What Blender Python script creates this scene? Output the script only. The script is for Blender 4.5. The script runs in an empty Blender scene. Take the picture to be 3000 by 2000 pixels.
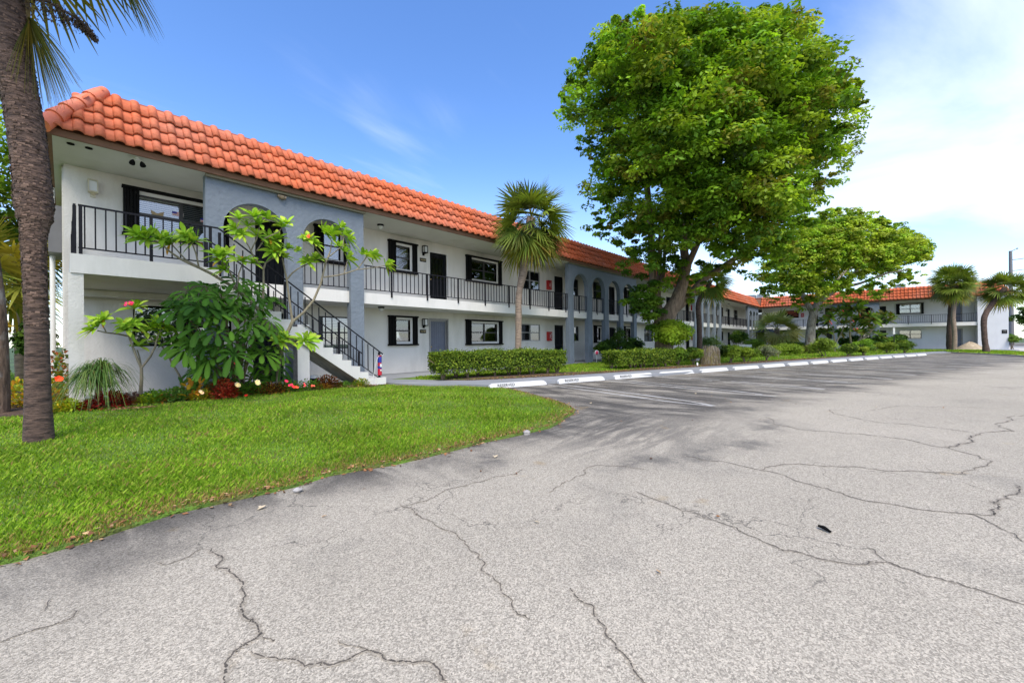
import bpy, bmesh, math, random
import numpy as np
from mathutils import Vector, Matrix
R = math.radians
rng = np.random.default_rng(7); random.seed(7)
SC = bpy.context.scene
COL = SC.collection
# ------------------------------------------------------------------ camera
FPX, YAW, PIT, ROL = 1194.99, 0.8315, 0.0027, -0.0097
CAM = np.array([0.0, -12.1033, 1.1234])
FW = np.array([math.sin(YAW)*math.cos(PIT), math.cos(YAW)*math.cos(PIT), math.sin(PIT)])
_R = np.array([math.cos(YAW), -math.sin(YAW), 0.0]); _U = np.cross(_R, FW)
RT = _R*math.cos(ROL)+_U*math.sin(ROL); UP = -_R*math.sin(ROL)+_U*math.cos(ROL)
cd = bpy.data.cameras.new("camera"); cam = bpy.data.objects.new("camera", cd); COL.objects.link(cam)
cd.sensor_width = 36.0; cd.lens = FPX/3000*36; cd.clip_start = 0.05; cd.clip_end = 5000
M = Matrix(((RT[0], UP[0], -FW[0], CAM[0]), (RT[1], UP[1], -FW[1], CAM[1]), (RT[2], UP[2], -FW[2], CAM[2]), (0, 0, 0, 1)))
cam.matrix_world = M; SC.camera = cam
# ------------------------------------------------------------------ light
SUN_DIR = Vector((-0.50, -0.64, 1.15)).normalized()
sun_el = math.asin(SUN_DIR.z); sun_az = math.atan2(SUN_DIR.x, SUN_DIR.y)
sl = bpy.data.lights.new("sun", 'SUN'); sl.energy = 2.5; sl.angle = R(28); sl.color = (1.0, 0.925, 0.81)
so = bpy.data.objects.new("sun", sl); COL.objects.link(so)
so.rotation_euler = (-SUN_DIR).to_track_quat('-Z', 'Y').to_euler()
W = bpy.data.worlds.new("World"); SC.world = W; W.use_nodes = True
def build_world():
    nt = W.node_tree; N = nt.nodes; L = nt.links; N.clear()
    out = N.new('ShaderNodeOutputWorld'); bg = N.new('ShaderNodeBackground'); bg.inputs[1].default_value = 0.15
    sky = N.new('ShaderNodeTexSky'); sky.sky_type = 'NISHITA'; sky.sun_disc = False
    sky.sun_elevation = sun_el; sky.sun_rotation = sun_az; sky.air_density = 1.0; sky.dust_density = 0.5; sky.ozone_density = 2.5
    tc = N.new('ShaderNodeTexCoord')
    sep = N.new('ShaderNodeSeparateXYZ'); L.new(tc.outputs['Generated'], sep.inputs[0])
    def mth(op, a, b=None, c=None, clamp=False):
        m = N.new('ShaderNodeMath'); m.operation = op; m.use_clamp = clamp
        for i, v in enumerate((a, b, c)):
            if v is None: continue
            if isinstance(v, (int, float)): m.inputs[i].default_value = v
            else: L.new(v, m.inputs[i])
        return m.outputs[0]
    # cloud layer: direction projected on a high flat layer
    zz = mth('MAXIMUM', sep.outputs[2], 0.0); den = mth('ADD', zz, 0.12)
    u = mth('DIVIDE', sep.outputs[0], den); v = mth('DIVIDE', sep.outputs[1], den)
    cmb = N.new('ShaderNodeCombineXYZ'); L.new(u, cmb.inputs[0]); L.new(v, cmb.inputs[1])
    mp = N.new('ShaderNodeMapping'); mp.inputs['Rotation'].default_value = (0, 0, R(66)); mp.inputs['Scale'].default_value = (0.55, 1.25, 1)
    mp.inputs['Location'].default_value = (2.3, 0.8, 0)
    L.new(cmb.outputs[0], mp.inputs[0])
    n1 = N.new('ShaderNodeTexNoise'); n1.inputs['Scale'].default_value = 0.75; n1.inputs['Detail'].default_value = 8; n1.inputs['Roughness'].default_value = 0.56
    n1.inputs['Distortion'].default_value = 0.7
    L.new(mp.outputs[0], n1.inputs['Vector'])
    # more cloud toward +X -Y (right side of the view)
    side = mth('MULTIPLY_ADD', sep.outputs[1], -0.13, mth('MULTIPLY', sep.outputs[0], 0.06))
    f = mth('ADD', n1.outputs[0], side)
    for dv, lo, amp in (((0.91, -0.10, 0.40), .93, .05), ((0.60, 0.57, 0.56), .992, .07), ((0.50, 0.74, 0.45), .986, .09), ((0.35, 0.80, 0.62), .985, .06)):   # broad banks of cirrus
        dn = N.new('ShaderNodeVectorMath'); dn.operation = 'NORMALIZE'; dn.inputs[0].default_value = dv; dp = N.new('ShaderNodeVectorMath'); dp.operation = 'DOT_PRODUCT'; L.new(dn.outputs[0], dp.inputs[0]); L.new(tc.outputs['Generated'], dp.inputs[1])
        mr_ = N.new('ShaderNodeMapRange'); mr_.interpolation_type = 'SMOOTHSTEP'; mr_.inputs['From Min'].default_value = lo; mr_.inputs['From Max'].default_value = 1.0; mr_.inputs['To Max'].default_value = amp; L.new(dp.outputs['Value'], mr_.inputs['Value']); f = mth('ADD', f, mr_.outputs[0])
    r = N.new('ShaderNodeMapRange'); r.interpolation_type = 'SMOOTHSTEP'
    r.inputs['From Min'].default_value = 0.42; r.inputs['From Max'].default_value = 0.74; r.inputs['To Max'].default_value = 0.66
    L.new(f, r.inputs['Value'])
    # puffs low on the horizon
    n2 = N.new('ShaderNodeTexNoise'); n2.inputs['Scale'].default_value = 5.5; n2.inputs['Detail'].default_value = 6
    mp2 = N.new('ShaderNodeMapping'); mp2.inputs['Scale'].default_value = (1, 1, 3.2); L.new(tc.outputs['Generated'], mp2.inputs[0]); L.new(mp2.outputs[0], n2.inputs['Vector'])
    low = N.new('ShaderNodeMapRange'); low.interpolation_type = 'SMOOTHSTEP'; low.inputs['From Min'].default_value = 0.30; low.inputs['From Max'].default_value = 0.0
    L.new(sep.outputs[2], low.inputs['Value'])
    r2 = N.new('ShaderNodeMapRange'); r2.interpolation_type = 'SMOOTHSTEP'; r2.inputs['From Min'].default_value = 0.42; r2.inputs['From Max'].default_value = 0.62
    L.new(n2.outputs[0], r2.inputs['Value'])
    puff = mth('MULTIPLY', mth('MULTIPLY', low.outputs[0], r2.outputs[0]), 0.52)
    haze = N.new('ShaderNodeMapRange'); haze.interpolation_type = 'SMOOTHSTEP'; haze.inputs['From Min'].default_value = 0.42; haze.inputs['From Max'].default_value = -0.02; haze.inputs['To Max'].default_value = 0.33
    L.new(sep.outputs[2], haze.inputs['Value'])
    fac = mth('MAXIMUM', mth('MAXIMUM', r.outputs[0], puff), haze.outputs[0])
    hs = N.new('ShaderNodeHueSaturation'); hs.inputs['Saturation'].default_value = SKY_SAT; hs.inputs['Value'].default_value = SKY_VAL; hs.inputs['Hue'].default_value = 0.508
    L.new(sky.outputs[0], hs.inputs['Color'])
    mx = N.new('ShaderNodeMix'); mx.data_type = 'RGBA'; L.new(fac, mx.inputs[0]); L.new(hs.outputs[0], mx.inputs[6]); mx.inputs[7].default_value = CLOUD
    L.new(mx.outputs[2], bg.inputs[0]); L.new(bg.outputs[0], out.inputs[0])
SKY_SAT, SKY_VAL, CLOUD = 1.20, 1.12, (5.2, 5.5, 6.3, 1)
build_world()
SC.view_settings.view_transform = 'Standard'; SC.view_settings.look = 'None'; SC.view_settings.gamma = 1.0; SC.view_settings.exposure = 0.92
SC.cycles.max_bounces = 6; SC.cycles.transparent_max_bounces = 12; SC.cycles.caustics_reflective = False; SC.cycles.caustics_refractive = False
# ------------------------------------------------------------------ measuring helpers (photo pixels -> places on the site)
def ray(px, py):
    return FW+RT*(px-1500)/FPX+UP*(1000-py)/FPX
def on(ax, val, px, py):
    d = ray(px, py); return CAM+d*((val-CAM[ax])/d[ax])
def G(px, py, z=0.0): return on(2, z, px, py)
def PY(px, py, Y): return on(1, Y, px, py)
def PX(px, py, X): return on(0, X, px, py)
def PD(px, py, z): return CAM+ray(px, py)*z           # forward distance z
def fdist(p): return float((np.array(p)-CAM)@FW)
def ppx(p):
    d = np.array(p, float)-CAM; z = d@FW
    return 1500+FPX*(d@RT)/z, 1000-FPX*(d@UP)/z
# ------------------------------------------------------------------ mesh builder
class MB:
    def __init__(s): s.v = []; s.f = []; s.m = []; s.sm = []
    def add(s, vs, fs, mi=0, smooth=False):
        o = len(s.v); s.v += [tuple(map(float, p)) for p in vs]
        for f in fs: s.f.append(tuple(i+o for i in f)); s.m.append(mi); s.sm.append(smooth)
        return s
    def box(s, a, b, mi=0):
        x0, y0, z0 = [min(a[i], b[i]) for i in range(3)]; x1, y1, z1 = [max(a[i], b[i]) for i in range(3)]
        return s.add([(x0,y0,z0),(x1,y0,z0),(x1,y1,z0),(x0,y1,z0),(x0,y0,z1),(x1,y0,z1),(x1,y1,z1),(x0,y1,z1)],
              [(0,3,2,1),(4,5,6,7),(0,1,5,4),(1,2,6,5),(2,3,7,6),(3,0,4,7)], mi)
    def hexa(s, P, mi=0):   # 8 points: bottom 4 ccw, top 4
        return s.add(P, [(0,3,2,1),(4,5,6,7),(0,1,5,4),(1,2,6,5),(2,3,7,6),(3,0,4,7)], mi)
    def obox(s, c, d, l, w, z0, z1, mi=0):   # oriented box: centre xy, dir xy, length, width
        d = np.array(d, float); d /= np.linalg.norm(d); n = np.array([-d[1], d[0]])
        P = [np.array(c)+d*a*l/2+n*b*w/2 for a, b in ((-1,-1),(1,-1),(1,1),(-1,1))]
        return s.hexa([(p[0],p[1],z0) for p in P]+[(p[0],p[1],z1) for p in P], mi)
    def prism(s, poly, z0, z1, mi=0):
        n = len(poly); vs = [(p[0],p[1],z0) for p in poly]+[(p[0],p[1],z1) for p in poly]
        fs = [tuple(range(n-1,-1,-1)), tuple(range(n,2*n))]+[(i,(i+1)%n,n+(i+1)%n,n+i) for i in range(n)]
        return s.add(vs, fs, mi)
    def tube(s, pts, rad, seg=8, mi=0, cap=True, smooth=True, jit=0):
        pts = [Vector(p) for p in pts]; n = len(pts)
        if isinstance(rad, (int, float)): rad = [rad]*n
        prev = None; rings = []
        for i, p in enumerate(pts):
            t = (pts[min(i+1,n-1)]-pts[max(i-1,0)]).normalized()
            if prev is None:
                a = Vector((1,0,0)) if abs(t.x) < .8 else Vector((0,1,0)); u = t.cross(a).normalized()
            else: u = (prev-t*prev.dot(t)).normalized()
            prev = u; w = t.cross(u); rings.append([p+(u*math.cos(k*2*math.pi/seg)+w*math.sin(k*2*math.pi/seg))*rad[i]*(1+(random.uniform(-jit,jit) if jit else 0)) for k in range(seg)])
        vs = [q for r in rings for q in r]; fs = []
        for i in range(n-1):
            for k in range(seg): fs.append((i*seg+k, i*seg+(k+1)%seg, (i+1)*seg+(k+1)%seg, (i+1)*seg+k))
        s.add(vs, fs, mi, smooth)
        if cap: s.add(rings[0], [tuple(range(seg-1,-1,-1))], mi); s.add(rings[-1], [tuple(range(seg))], mi)
        return s
    def lathe(s, c, prof, seg=16, mi=0, axis=(0,0,1), smooth=True):
        ax = Vector(axis).normalized(); a = Vector((1,0,0)) if abs(ax.x) < .8 else Vector((0,1,0)); u = ax.cross(a).normalized(); w = ax.cross(u)
        vs = []; c = Vector(c)
        for r, h in prof:
            for k in range(seg):
                an = 2*math.pi*k/seg; vs.append(c+ax*h+(u*math.cos(an)+w*math.sin(an))*r)
        fs = [(i*seg+k, i*seg+(k+1)%seg, (i+1)*seg+(k+1)%seg, (i+1)*seg+k) for i in range(len(prof)-1) for k in range(seg)]
        s.add(vs, fs, mi, smooth)
        if prof[0][0] > 1e-4: s.add(vs[:seg], [tuple(range(seg-1,-1,-1))], mi)
        if prof[-1][0] > 1e-4: s.add(vs[-seg:], [tuple(range(seg))], mi)
        return s
    def build(s, name, mats, parent=None, col=None):
        me = bpy.data.meshes.new(name); me.from_pydata(s.v, [], s.f)
        if not isinstance(mats, (list, tuple)): mats = [mats]
        for m in mats: me.materials.append(m)
        me.polygons.foreach_set('material_index', s.m); me.polygons.foreach_set('use_smooth', s.sm)
        me.update(); o = bpy.data.objects.new(name, me); COL.objects.link(o)
        if parent is not None:
            o.parent = parent; o.matrix_parent_inverse = parent.matrix_basis.inverted()
        return o
def np_mesh(name, V, F, mats, parent=None, colors=None, nv=4, mi=None, smooth=False):
    """V (n,3), F (m,nv) index array, colors (n,3) per vertex"""
    V = np.ascontiguousarray(V, np.float32); F = np.ascontiguousarray(F, np.int32)
    me = bpy.data.meshes.new(name); m = len(F)
    me.vertices.add(len(V)); me.vertices.foreach_set('co', V.ravel())
    me.loops.add(m*nv); me.loops.foreach_set('vertex_index', F.ravel())
    me.polygons.add(m); me.polygons.foreach_set('loop_start', np.arange(0, m*nv, nv, dtype=np.int32))
    me.polygons.foreach_set('loop_total', np.full(m, nv, np.int32))
    if not isinstance(mats, (list, tuple)): mats = [mats]
    for q in mats: me.materials.append(q)
    if mi is not None: me.polygons.foreach_set('material_index', np.asarray(mi, np.int32))
    if smooth: me.polygons.foreach_set('use_smooth', np.ones(m, bool))
    me.update(calc_edges=True)
    if colors is not None:
        a = me.color_attributes.new("tint", 'FLOAT_COLOR', 'POINT')
        c4 = np.ones((len(V), 4), np.float32); c4[:, :3] = colors; a.data.foreach_set('color', c4.ravel())
    o = bpy.data.objects.new(name, me); COL.objects.link(o)
    if parent is not None:
        o.parent = parent; o.matrix_parent_inverse = parent.matrix_basis.inverted()
    return o
def thing(name, label, cat, loc=(0,0,0), group=None):
    o = bpy.data.objects.new(name, None); COL.objects.link(o); o.location = [float(x) for x in loc]; o.empty_display_size = .2
    o.matrix_basis = Matrix.Translation([float(x) for x in loc])
    return tag(o, label, cat, group)
def tag(o, label, cat, group=None):
    o['label'] = label; o['category'] = cat
    if group: o['group'] = group
    return o
def struct(o): o['kind'] = 'structure'; return o
def stuff(o, label=None, cat=None):
    o['kind'] = 'stuff'
    if label: o['label'] = label
    if cat: o['category'] = cat
    return o
def copy_tree(o, parent=None):
    c = o.copy(); COL.objects.link(c)
    if parent is not None: c.parent = parent
    for ch in list(o.children): copy_tree(ch, c)
    return c
# ------------------------------------------------------------------ materials
def newmat(name):
    m = bpy.data.materials.new(name); m.use_nodes = True; nt = m.node_tree
    return m, nt, nt.nodes, nt.links, nt.nodes['Principled BSDF']
def mat(name, col, rough=.8, var=.10, scale=3.0, bump=0.0, bscale=60.0, metal=0.0, spec=.5, dirt=None, dscale=1.2, coat=0, streak=False, bdist=.01):
    m, nt, N, L, B = newmat(name)
    B.inputs['Roughness'].default_value = rough; B.inputs['Metallic'].default_value = metal; B.inputs['Specular IOR Level'].default_value = spec
    tc = N.new('ShaderNodeTexCoord')
    n = N.new('ShaderNodeTexNoise'); n.inputs['Scale'].default_value = scale; n.inputs['Detail'].default_value = 6; L.new(tc.outputs['Object'], n.inputs['Vector'])
    mr = N.new('ShaderNodeMapRange'); mr.inputs['From Min'].default_value = .3; mr.inputs['From Max'].default_value = .7
    mr.inputs['To Min'].default_value = 1-var; mr.inputs['To Max'].default_value = 1+var; L.new(n.outputs[0], mr.inputs['Value'])
    mx = N.new('ShaderNodeVectorMath'); mx.operation = 'SCALE'; mx.inputs[0].default_value = col[:3]; L.new(mr.outputs[0], mx.inputs['Scale'])
    last = mx.outputs[0]
    if dirt:
        d = N.new('ShaderNodeTexNoise'); d.inputs['Scale'].default_value = dscale; d.inputs['Detail'].default_value = 8; d.inputs['Roughness'].default_value = .65
        if streak:
            mp = N.new('ShaderNodeMapping'); mp.inputs['Scale'].default_value = (1, 1, .22); L.new(tc.outputs['Object'], mp.inputs[0]); L.new(mp.outputs[0], d.inputs['Vector'])
        else: L.new(tc.outputs['Object'], d.inputs['Vector'])
        dr = N.new('ShaderNodeMapRange'); dr.inputs['From Min'].default_value = .50; dr.inputs['From Max'].default_value = .74; L.new(d.outputs[0], dr.inputs['Value'])
        dm = N.new('ShaderNodeMix'); dm.data_type = 'RGBA'; L.new(dr.outputs[0], dm.inputs[0]); L.new(last, dm.inputs[6]); dm.inputs[7].default_value = (*dirt, 1); last = dm.outputs[2]
    L.new(last, B.inputs['Base Color'])
    if bump:
        b = N.new('ShaderNodeTexNoise'); b.inputs['Scale'].default_value = bscale; b.inputs['Detail'].default_value = 4; L.new(tc.outputs['Object'], b.inputs['Vector'])
        bp = N.new('ShaderNodeBump'); bp.inputs['Strength'].default_value = bump; bp.inputs['Distance'].default_value = bdist; L.new(b.outputs[0], bp.inputs['Height']); L.new(bp.outputs[0], B.inputs['Normal'])
    return m
def leafmat(name, rough=.6, trans=.40, gain=(1.4, 1.25, 1.1), spec=.22):
    m, nt, N, L, B = newmat(name)
    a0 = N.new('ShaderNodeVertexColor'); a0.layer_name = "tint"; a = N.new('ShaderNodeVectorMath'); a.operation = 'MULTIPLY'; a.inputs[1].default_value = gain; L.new(a0.outputs[0], a.inputs[0])
    B.inputs['Roughness'].default_value = rough; B.inputs['Specular IOR Level'].default_value = spec; L.new(a.outputs[0], B.inputs['Base Color'])
    t = N.new('ShaderNodeBsdfTranslucent'); mv = N.new('ShaderNodeVectorMath'); mv.operation = 'MULTIPLY'; mv.inputs[1].default_value = (1.25, 1.25, .6)
    L.new(a.outputs[0], mv.inputs[0]); L.new(mv.outputs[0], t.inputs[0])
    mx = N.new('ShaderNodeMixShader'); mx.inputs[0].default_value = trans; L.new(B.outputs[0], mx.inputs[1]); L.new(t.outputs[0], mx.inputs[2])
    L.new(mx.outputs[0], N['Material Output'].inputs[0]); return m
WHITE = mat('white_stucco', (.67,.645,.595), .85, .05, 1.5, .7, 22, dirt=(.50,.485,.44), dscale=.9, streak=True, bdist=.012)
WHITE2 = mat('white_trim_paint', (.67,.65,.61), .7, .03, 2, .3, 40, dirt=(.56,.55,.51), dscale=1.5, streak=True)
GREYWALL = mat('pale_grey_stucco', (.63,.635,.64), .85, .04, 1.2, .5, 26, dirt=(.52,.53,.55), dscale=.6, streak=True, bdist=.012)
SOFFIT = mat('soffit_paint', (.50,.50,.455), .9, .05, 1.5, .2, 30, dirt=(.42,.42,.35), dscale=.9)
BLUE = mat('slate_blue_stucco', (.160,.190,.224), .85, .07, 1.4, .65, 11, dirt=(.135,.162,.195), dscale=3.2, bdist=.03)
TERRA = mat('terracotta_tile', (.70,.185,.085), .55, .14, 1.1, .3, 30, dirt=(.72,.28,.17), dscale=.55)
FASCIA = mat('shadow_brown_board', (.17,.085,.045), .8, .1, 4)
IRON = mat('charcoal_iron', (.014,.014,.018), .7, .08, 8, spec=.15)
BLACK = mat('black_shutter', (.007,.007,.007), .8, .2, 8, spec=.08)
BRONZE = mat('bronze_frame', (.035,.032,.03), .4, .1, 8)
ALU = mat('grey_window_frame', (.26,.255,.25), .4, .1, 8)
BLIND = mat('window_blind', (.78,.78,.76), .6, .05, 4)
DARKIN = mat('unlit_room_black', (.012,.012,.014), .8, .1, 4)
DOORBLK = mat('black_door', (.008,.009,.011), .6, .2, 4, spec=.2)
DOORGRY = mat('blue_grey_door', (.10,.115,.16), .4, .1, 4)
BRASS = mat('brass', (.55,.38,.14), .3, .1, 8, metal=1)
CONC = mat('painted_grey_walk', (.24,.247,.258), .8, .08, 1.4, .3, 90, dirt=(.19,.205,.225), dscale=1.6)
CONC2 = mat('pale_concrete', (.42,.40,.37), .9, .1, 2, .3, 60, dirt=(.34,.31,.27), dscale=1.5)
REDP = mat('red_cabinet', (.42,.012,.012), .35, .1, 6)
WHT = mat('white_paint', (.74,.74,.72), .6, .04, 5)
STOPW = mat('wheel_stop_paint', (.60,.60,.585), .75, .05, 6, .4, 60, dirt=(.50,.48,.45), dscale=6)
INK = mat('faded_stencil_ink', (.05,.05,.055), .8, .3, 30)
ROUGHC = mat('rough_grey_concrete', (.17,.17,.175), .95, .3, 12, 1.0, 40)
GALV = mat('galvanised_metal', (.40,.41,.42), .45, .1, 4, metal=.6)
SOIL = mat('brown_soil', (.085,.05,.03), .95, .4, 9, 1.0, 60, dirt=(.16,.10,.055), dscale=12, bdist=.03)
SAND = mat('sandy_ground', (.36,.29,.20), .95, .2, 4, .6, 60, dirt=(.22,.16,.09), dscale=5)
def glass_mat(name, tint, tr):
    m, nt, N, L, B = newmat(name)
    g = N.new('ShaderNodeBsdfGlossy'); g.inputs['Roughness'].default_value = .02; g.inputs[0].default_value = (.95,.97,1,1)
    t = N.new('ShaderNodeBsdfTransparent'); t.inputs[0].default_value = (*tint, 1)
    fr = N.new('ShaderNodeFresnel'); fr.inputs[0].default_value = 1.9
    ad = N.new('ShaderNodeMath'); ad.operation = 'ADD'; ad.inputs[1].default_value = tr; ad.use_clamp = True; L.new(fr.outputs[0], ad.inputs[0])
    tc = N.new('ShaderNodeTexCoord'); n = N.new('ShaderNodeTexNoise'); n.inputs['Scale'].default_value = 1.7; L.new(tc.outputs['Object'], n.inputs['Vector'])
    bp = N.new('ShaderNodeBump'); bp.inputs['Strength'].default_value = .04; bp.inputs['Distance'].default_value = .03; L.new(n.outputs[0], bp.inputs['Height']); L.new(bp.outputs[0], g.inputs['Normal'])
    mx = N.new('ShaderNodeMixShader'); L.new(ad.outputs[0], mx.inputs[0]); L.new(t.outputs[0], mx.inputs[1]); L.new(g.outputs[0], mx.inputs[2])
    L.new(mx.outputs[0], N['Material Output'].inputs[0]); return m
GLASS = glass_mat('window_glass', (.80,.82,.82), .06)
SCREEN = glass_mat('dark_screen_glass', (.16,.16,.17), .02)
LEAF = leafmat('tree_leaf', .6, .42, (1.6, 1.38, 1.1)); PALM = leafmat('palm_leaf', .5, .25, (1.5, 1.3, 1.1), .3); GRASSM = leafmat('grass_blade', .7, .4, (1.08, .98, .9), .2); LEAFG = leafmat('glossy_leaf', .62, .30, (1.35, 1.15, .9), .18)
LITTER = leafmat('dry_leaf', .8, .15, (1, 1, 1))
def barkmat(name, c1, c2, horiz=True, sc=14, bump=.8, patch=None):
    m, nt, N, L, B = newmat(name); B.inputs['Roughness'].default_value = .95
    tc = N.new('ShaderNodeTexCoord'); mp = N.new('ShaderNodeMapping')
    mp.inputs['Scale'].default_value = (.55, .55, 2.4) if horiz else (1.8, 1.8, .28); L.new(tc.outputs['Object'], mp.inputs[0])
    n = N.new('ShaderNodeTexNoise'); n.inputs['Scale'].default_value = sc; n.inputs['Detail'].default_value = 8; n.inputs['Roughness'].default_value = .7; L.new(mp.outputs[0], n.inputs['Vector'])
    cr = N.new('ShaderNodeValToRGB'); cr.color_ramp.elements[0].position = .36; cr.color_ramp.elements[0].color = (*c1, 1); cr.color_ramp.elements[1].position = .66; cr.color_ramp.elements[1].color = (*c2, 1)
    L.new(n.outputs[0], cr.inputs[0]); last = cr.outputs[0]
    if patch:
        p = N.new('ShaderNodeTexNoise'); p.inputs['Scale'].default_value = 4; p.inputs['Detail'].default_value = 5; L.new(tc.outputs['Object'], p.inputs['Vector'])
        pr = N.new('ShaderNodeMapRange'); pr.inputs['From Min'].default_value = .55; pr.inputs['From Max'].default_value = .68; L.new(p.outputs[0], pr.inputs['Value'])
        dm = N.new('ShaderNodeMix'); dm.data_type = 'RGBA'; L.new(pr.outputs[0], dm.inputs[0]); L.new(last, dm.inputs[6]); dm.inputs[7].default_value = (*patch, 1); last = dm.outputs[2]
    L.new(last, B.inputs['Base Color'])
    bp = N.new('ShaderNodeBump'); bp.inputs['Strength'].default_value = bump; bp.inputs['Distance'].default_value = .03; L.new(n.outputs[0], bp.inputs['Height']); L.new(bp.outputs[0], B.inputs['Normal'])
    return m
PALMBARK = barkmat('palm_bark', (.028,.018,.015), (.165,.105,.078), True, 12, 1.0)
PALMBARKV = barkmat('palm_bark_smooth', (.05,.03,.02), (.20,.13,.09), False, 16, .9, (.24,.21,.19))
PALMBARK2 = barkmat('pale_palm_bark', (.13,.095,.07), (.34,.26,.19), True, 10, .6)
BARK = barkmat('tree_bark', (.10,.07,.045), (.30,.215,.135), False, 7, .9)
BARKPALE = barkmat('blotchy_pale_bark', (.16,.12,.085), (.46,.41,.34), False, 8, .6, (.14,.10,.07))
STEM = barkmat('frangipani_stem', (.15,.125,.075), (.30,.26,.18), False, 12, .4)
# ------------------------------------------------------------------ the building
w, L, ZT, ZB, ZR, ZS = 1.596, 61.55, 2.77, 2.41, 3.66, 5.27
class Fr:
    def __init__(s, o, u, n): s.o = np.array(o, float); s.u = np.array(u, float); s.n = np.array(n, float)
    def P(s, u, n, z): return tuple(s.o+s.u*u+s.n*n+np.array([0, 0, z]))
FA = Fr((0, w, 0), (1, 0, 0), (0, -1, 0)); FB = Fr((L+w, 0, 0), (0, -1, 0), (-1, 0, 0))
def fbox(mb, fr, u0, u1, n0, n1, z0, z1, mi=0):
    return mb.box(fr.P(u0, n0, z0), fr.P(u1, n1, z1), mi)
BLD = thing('apartment_building', 'long two-storey L-shaped white apartment block with orange tiled mansard roof and slate-blue arches', 'building', (0, w, 0))
HOLES = {id(FA): [], id(FB): []}
def blinds(fr, u0, u1, z0, z1, parent, n=-.10):
    mb = MB(); k = max(2, int((z1-z0)/.05))
    for i in range(k):
        z = z0+(i+.5)*(z1-z0)/k
        a = [fr.P(u0, n+.012, z-.016), fr.P(u1, n+.012, z-.016), fr.P(u1, n-.012, z+.020), fr.P(u0, n-.012, z+.020)]
        mb.add(a, [(0, 1, 2, 3)])
    return mb.build('blind', BLIND, parent)
def window(fr, u0, u1, z0, z1, cols=1, shutter=0, blind='low', frame=None, glass=None, trimm=True):
    """shutter 0 none, 1 folded accordion stacks at the sides"""
    frame = frame or BRONZE; glass = glass or GLASS
    if shutter:
        U0, U1, Z0, Z1 = u0, u1, z0, z1; ls, rs = .30 if shutter == 1 else .16, .20 if shutter == 1 else .14
        u0 += ls-.06; u1 -= rs-.04; z0 += .13; z1 -= .13
    HOLES[id(fr)].append((u0, u1, z0, z1))
    mb = MB(); t = .045
    for a in ((u0, u0+t, z0, z1), (u1-t, u1, z0, z1), (u0+t, u1-t, z0, z0+t), (u0+t, u1-t, z1-t, z1)): fbox(mb, fr, a[0], a[1], -.09, -.03, a[2], a[3])
    zm = z0+(z1-z0)*.5; fbox(mb, fr, u0+t, u1-t, -.08, -.035, zm-.025, zm+.025)
    for c in range(1, cols):
        um = u0+(u1-u0)*c/cols; fbox(mb, fr, um-.04, um+.04, -.085, -.025, z0+t, z1-t)
    wo = mb.build('window', frame, BLD)
    mb = MB(); fbox(mb, fr, u0+t, u1-t, -.062, -.055, z0+t, z1-t); mb.build('pane', glass, wo)
    mb = MB(); fbox(mb, fr, u0-.02, u1+.02, -.30, -.21, z0-.02, z1+.02); mb.build('unlit_room_backing', DARKIN, wo)  # added near-black box, its colour stands in for the unlit room
    if blind == 'low': blinds(fr, u0+t, u1-t, z0+t, z1-t, wo)
    elif blind == 'top': blinds(fr, u0+t, u1-t, zm+.03, z1-t, wo)
    elif blind == 'shade':
        mb = MB(); fbox(mb, fr, u0+t, u1-t, -.12, -.11, zm+.02, z1-t); mb.build('blind', BLIND, wo)
    if shutter:
        mb = MB()
        for (a, b) in ((U0, U0+ls), (U1-rs, U1)):
            k = 5 if b-a > .2 else 3
            for i in range(k):
                x0 = a+(b-a)*i/k; x1 = a+(b-a)*(i+1)/k
                fbox(mb, fr, x0+.004, x1-.004, .02, .10 if i % 2 == 0 else .085, Z0+.06, Z1-.06)
        fbox(mb, fr, U0-.02, U1+.02, .0, .14, Z1-.06, Z1); fbox(mb, fr, U0-.02, U1+.02, .0, .14, Z0, Z0+.06)
        mb.build('shutter', BLACK, wo)
        mb = MB(); zi0, zi1, ui0, ui1 = Z0+.062, Z1-.062, U0+ls+.002, U1-rs-.002
        for a in ((ui0, u0+.03, zi0, zi1), (u1-.03 if u1-.03 < ui1-.05 else ui1-.10, ui1, zi0, zi1), (ui0, ui1, zi0, z0+.02), (ui0, ui1, z1-.02, zi1)):
            if a[1] > a[0] and a[3] > a[2]: fbox(mb, fr, a[0], a[1], .003, .028 if a[0] > ui0 else .024, a[2], a[3])
        mb.build('window_trim', WHITE2, wo)
    elif trimm:
        mb = MB(); fbox(mb, fr, u0-.06, u1+.06, .0, .045, z0-.07, z0); mb.build('window_sill', WHITE2, wo)
    return wo
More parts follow.
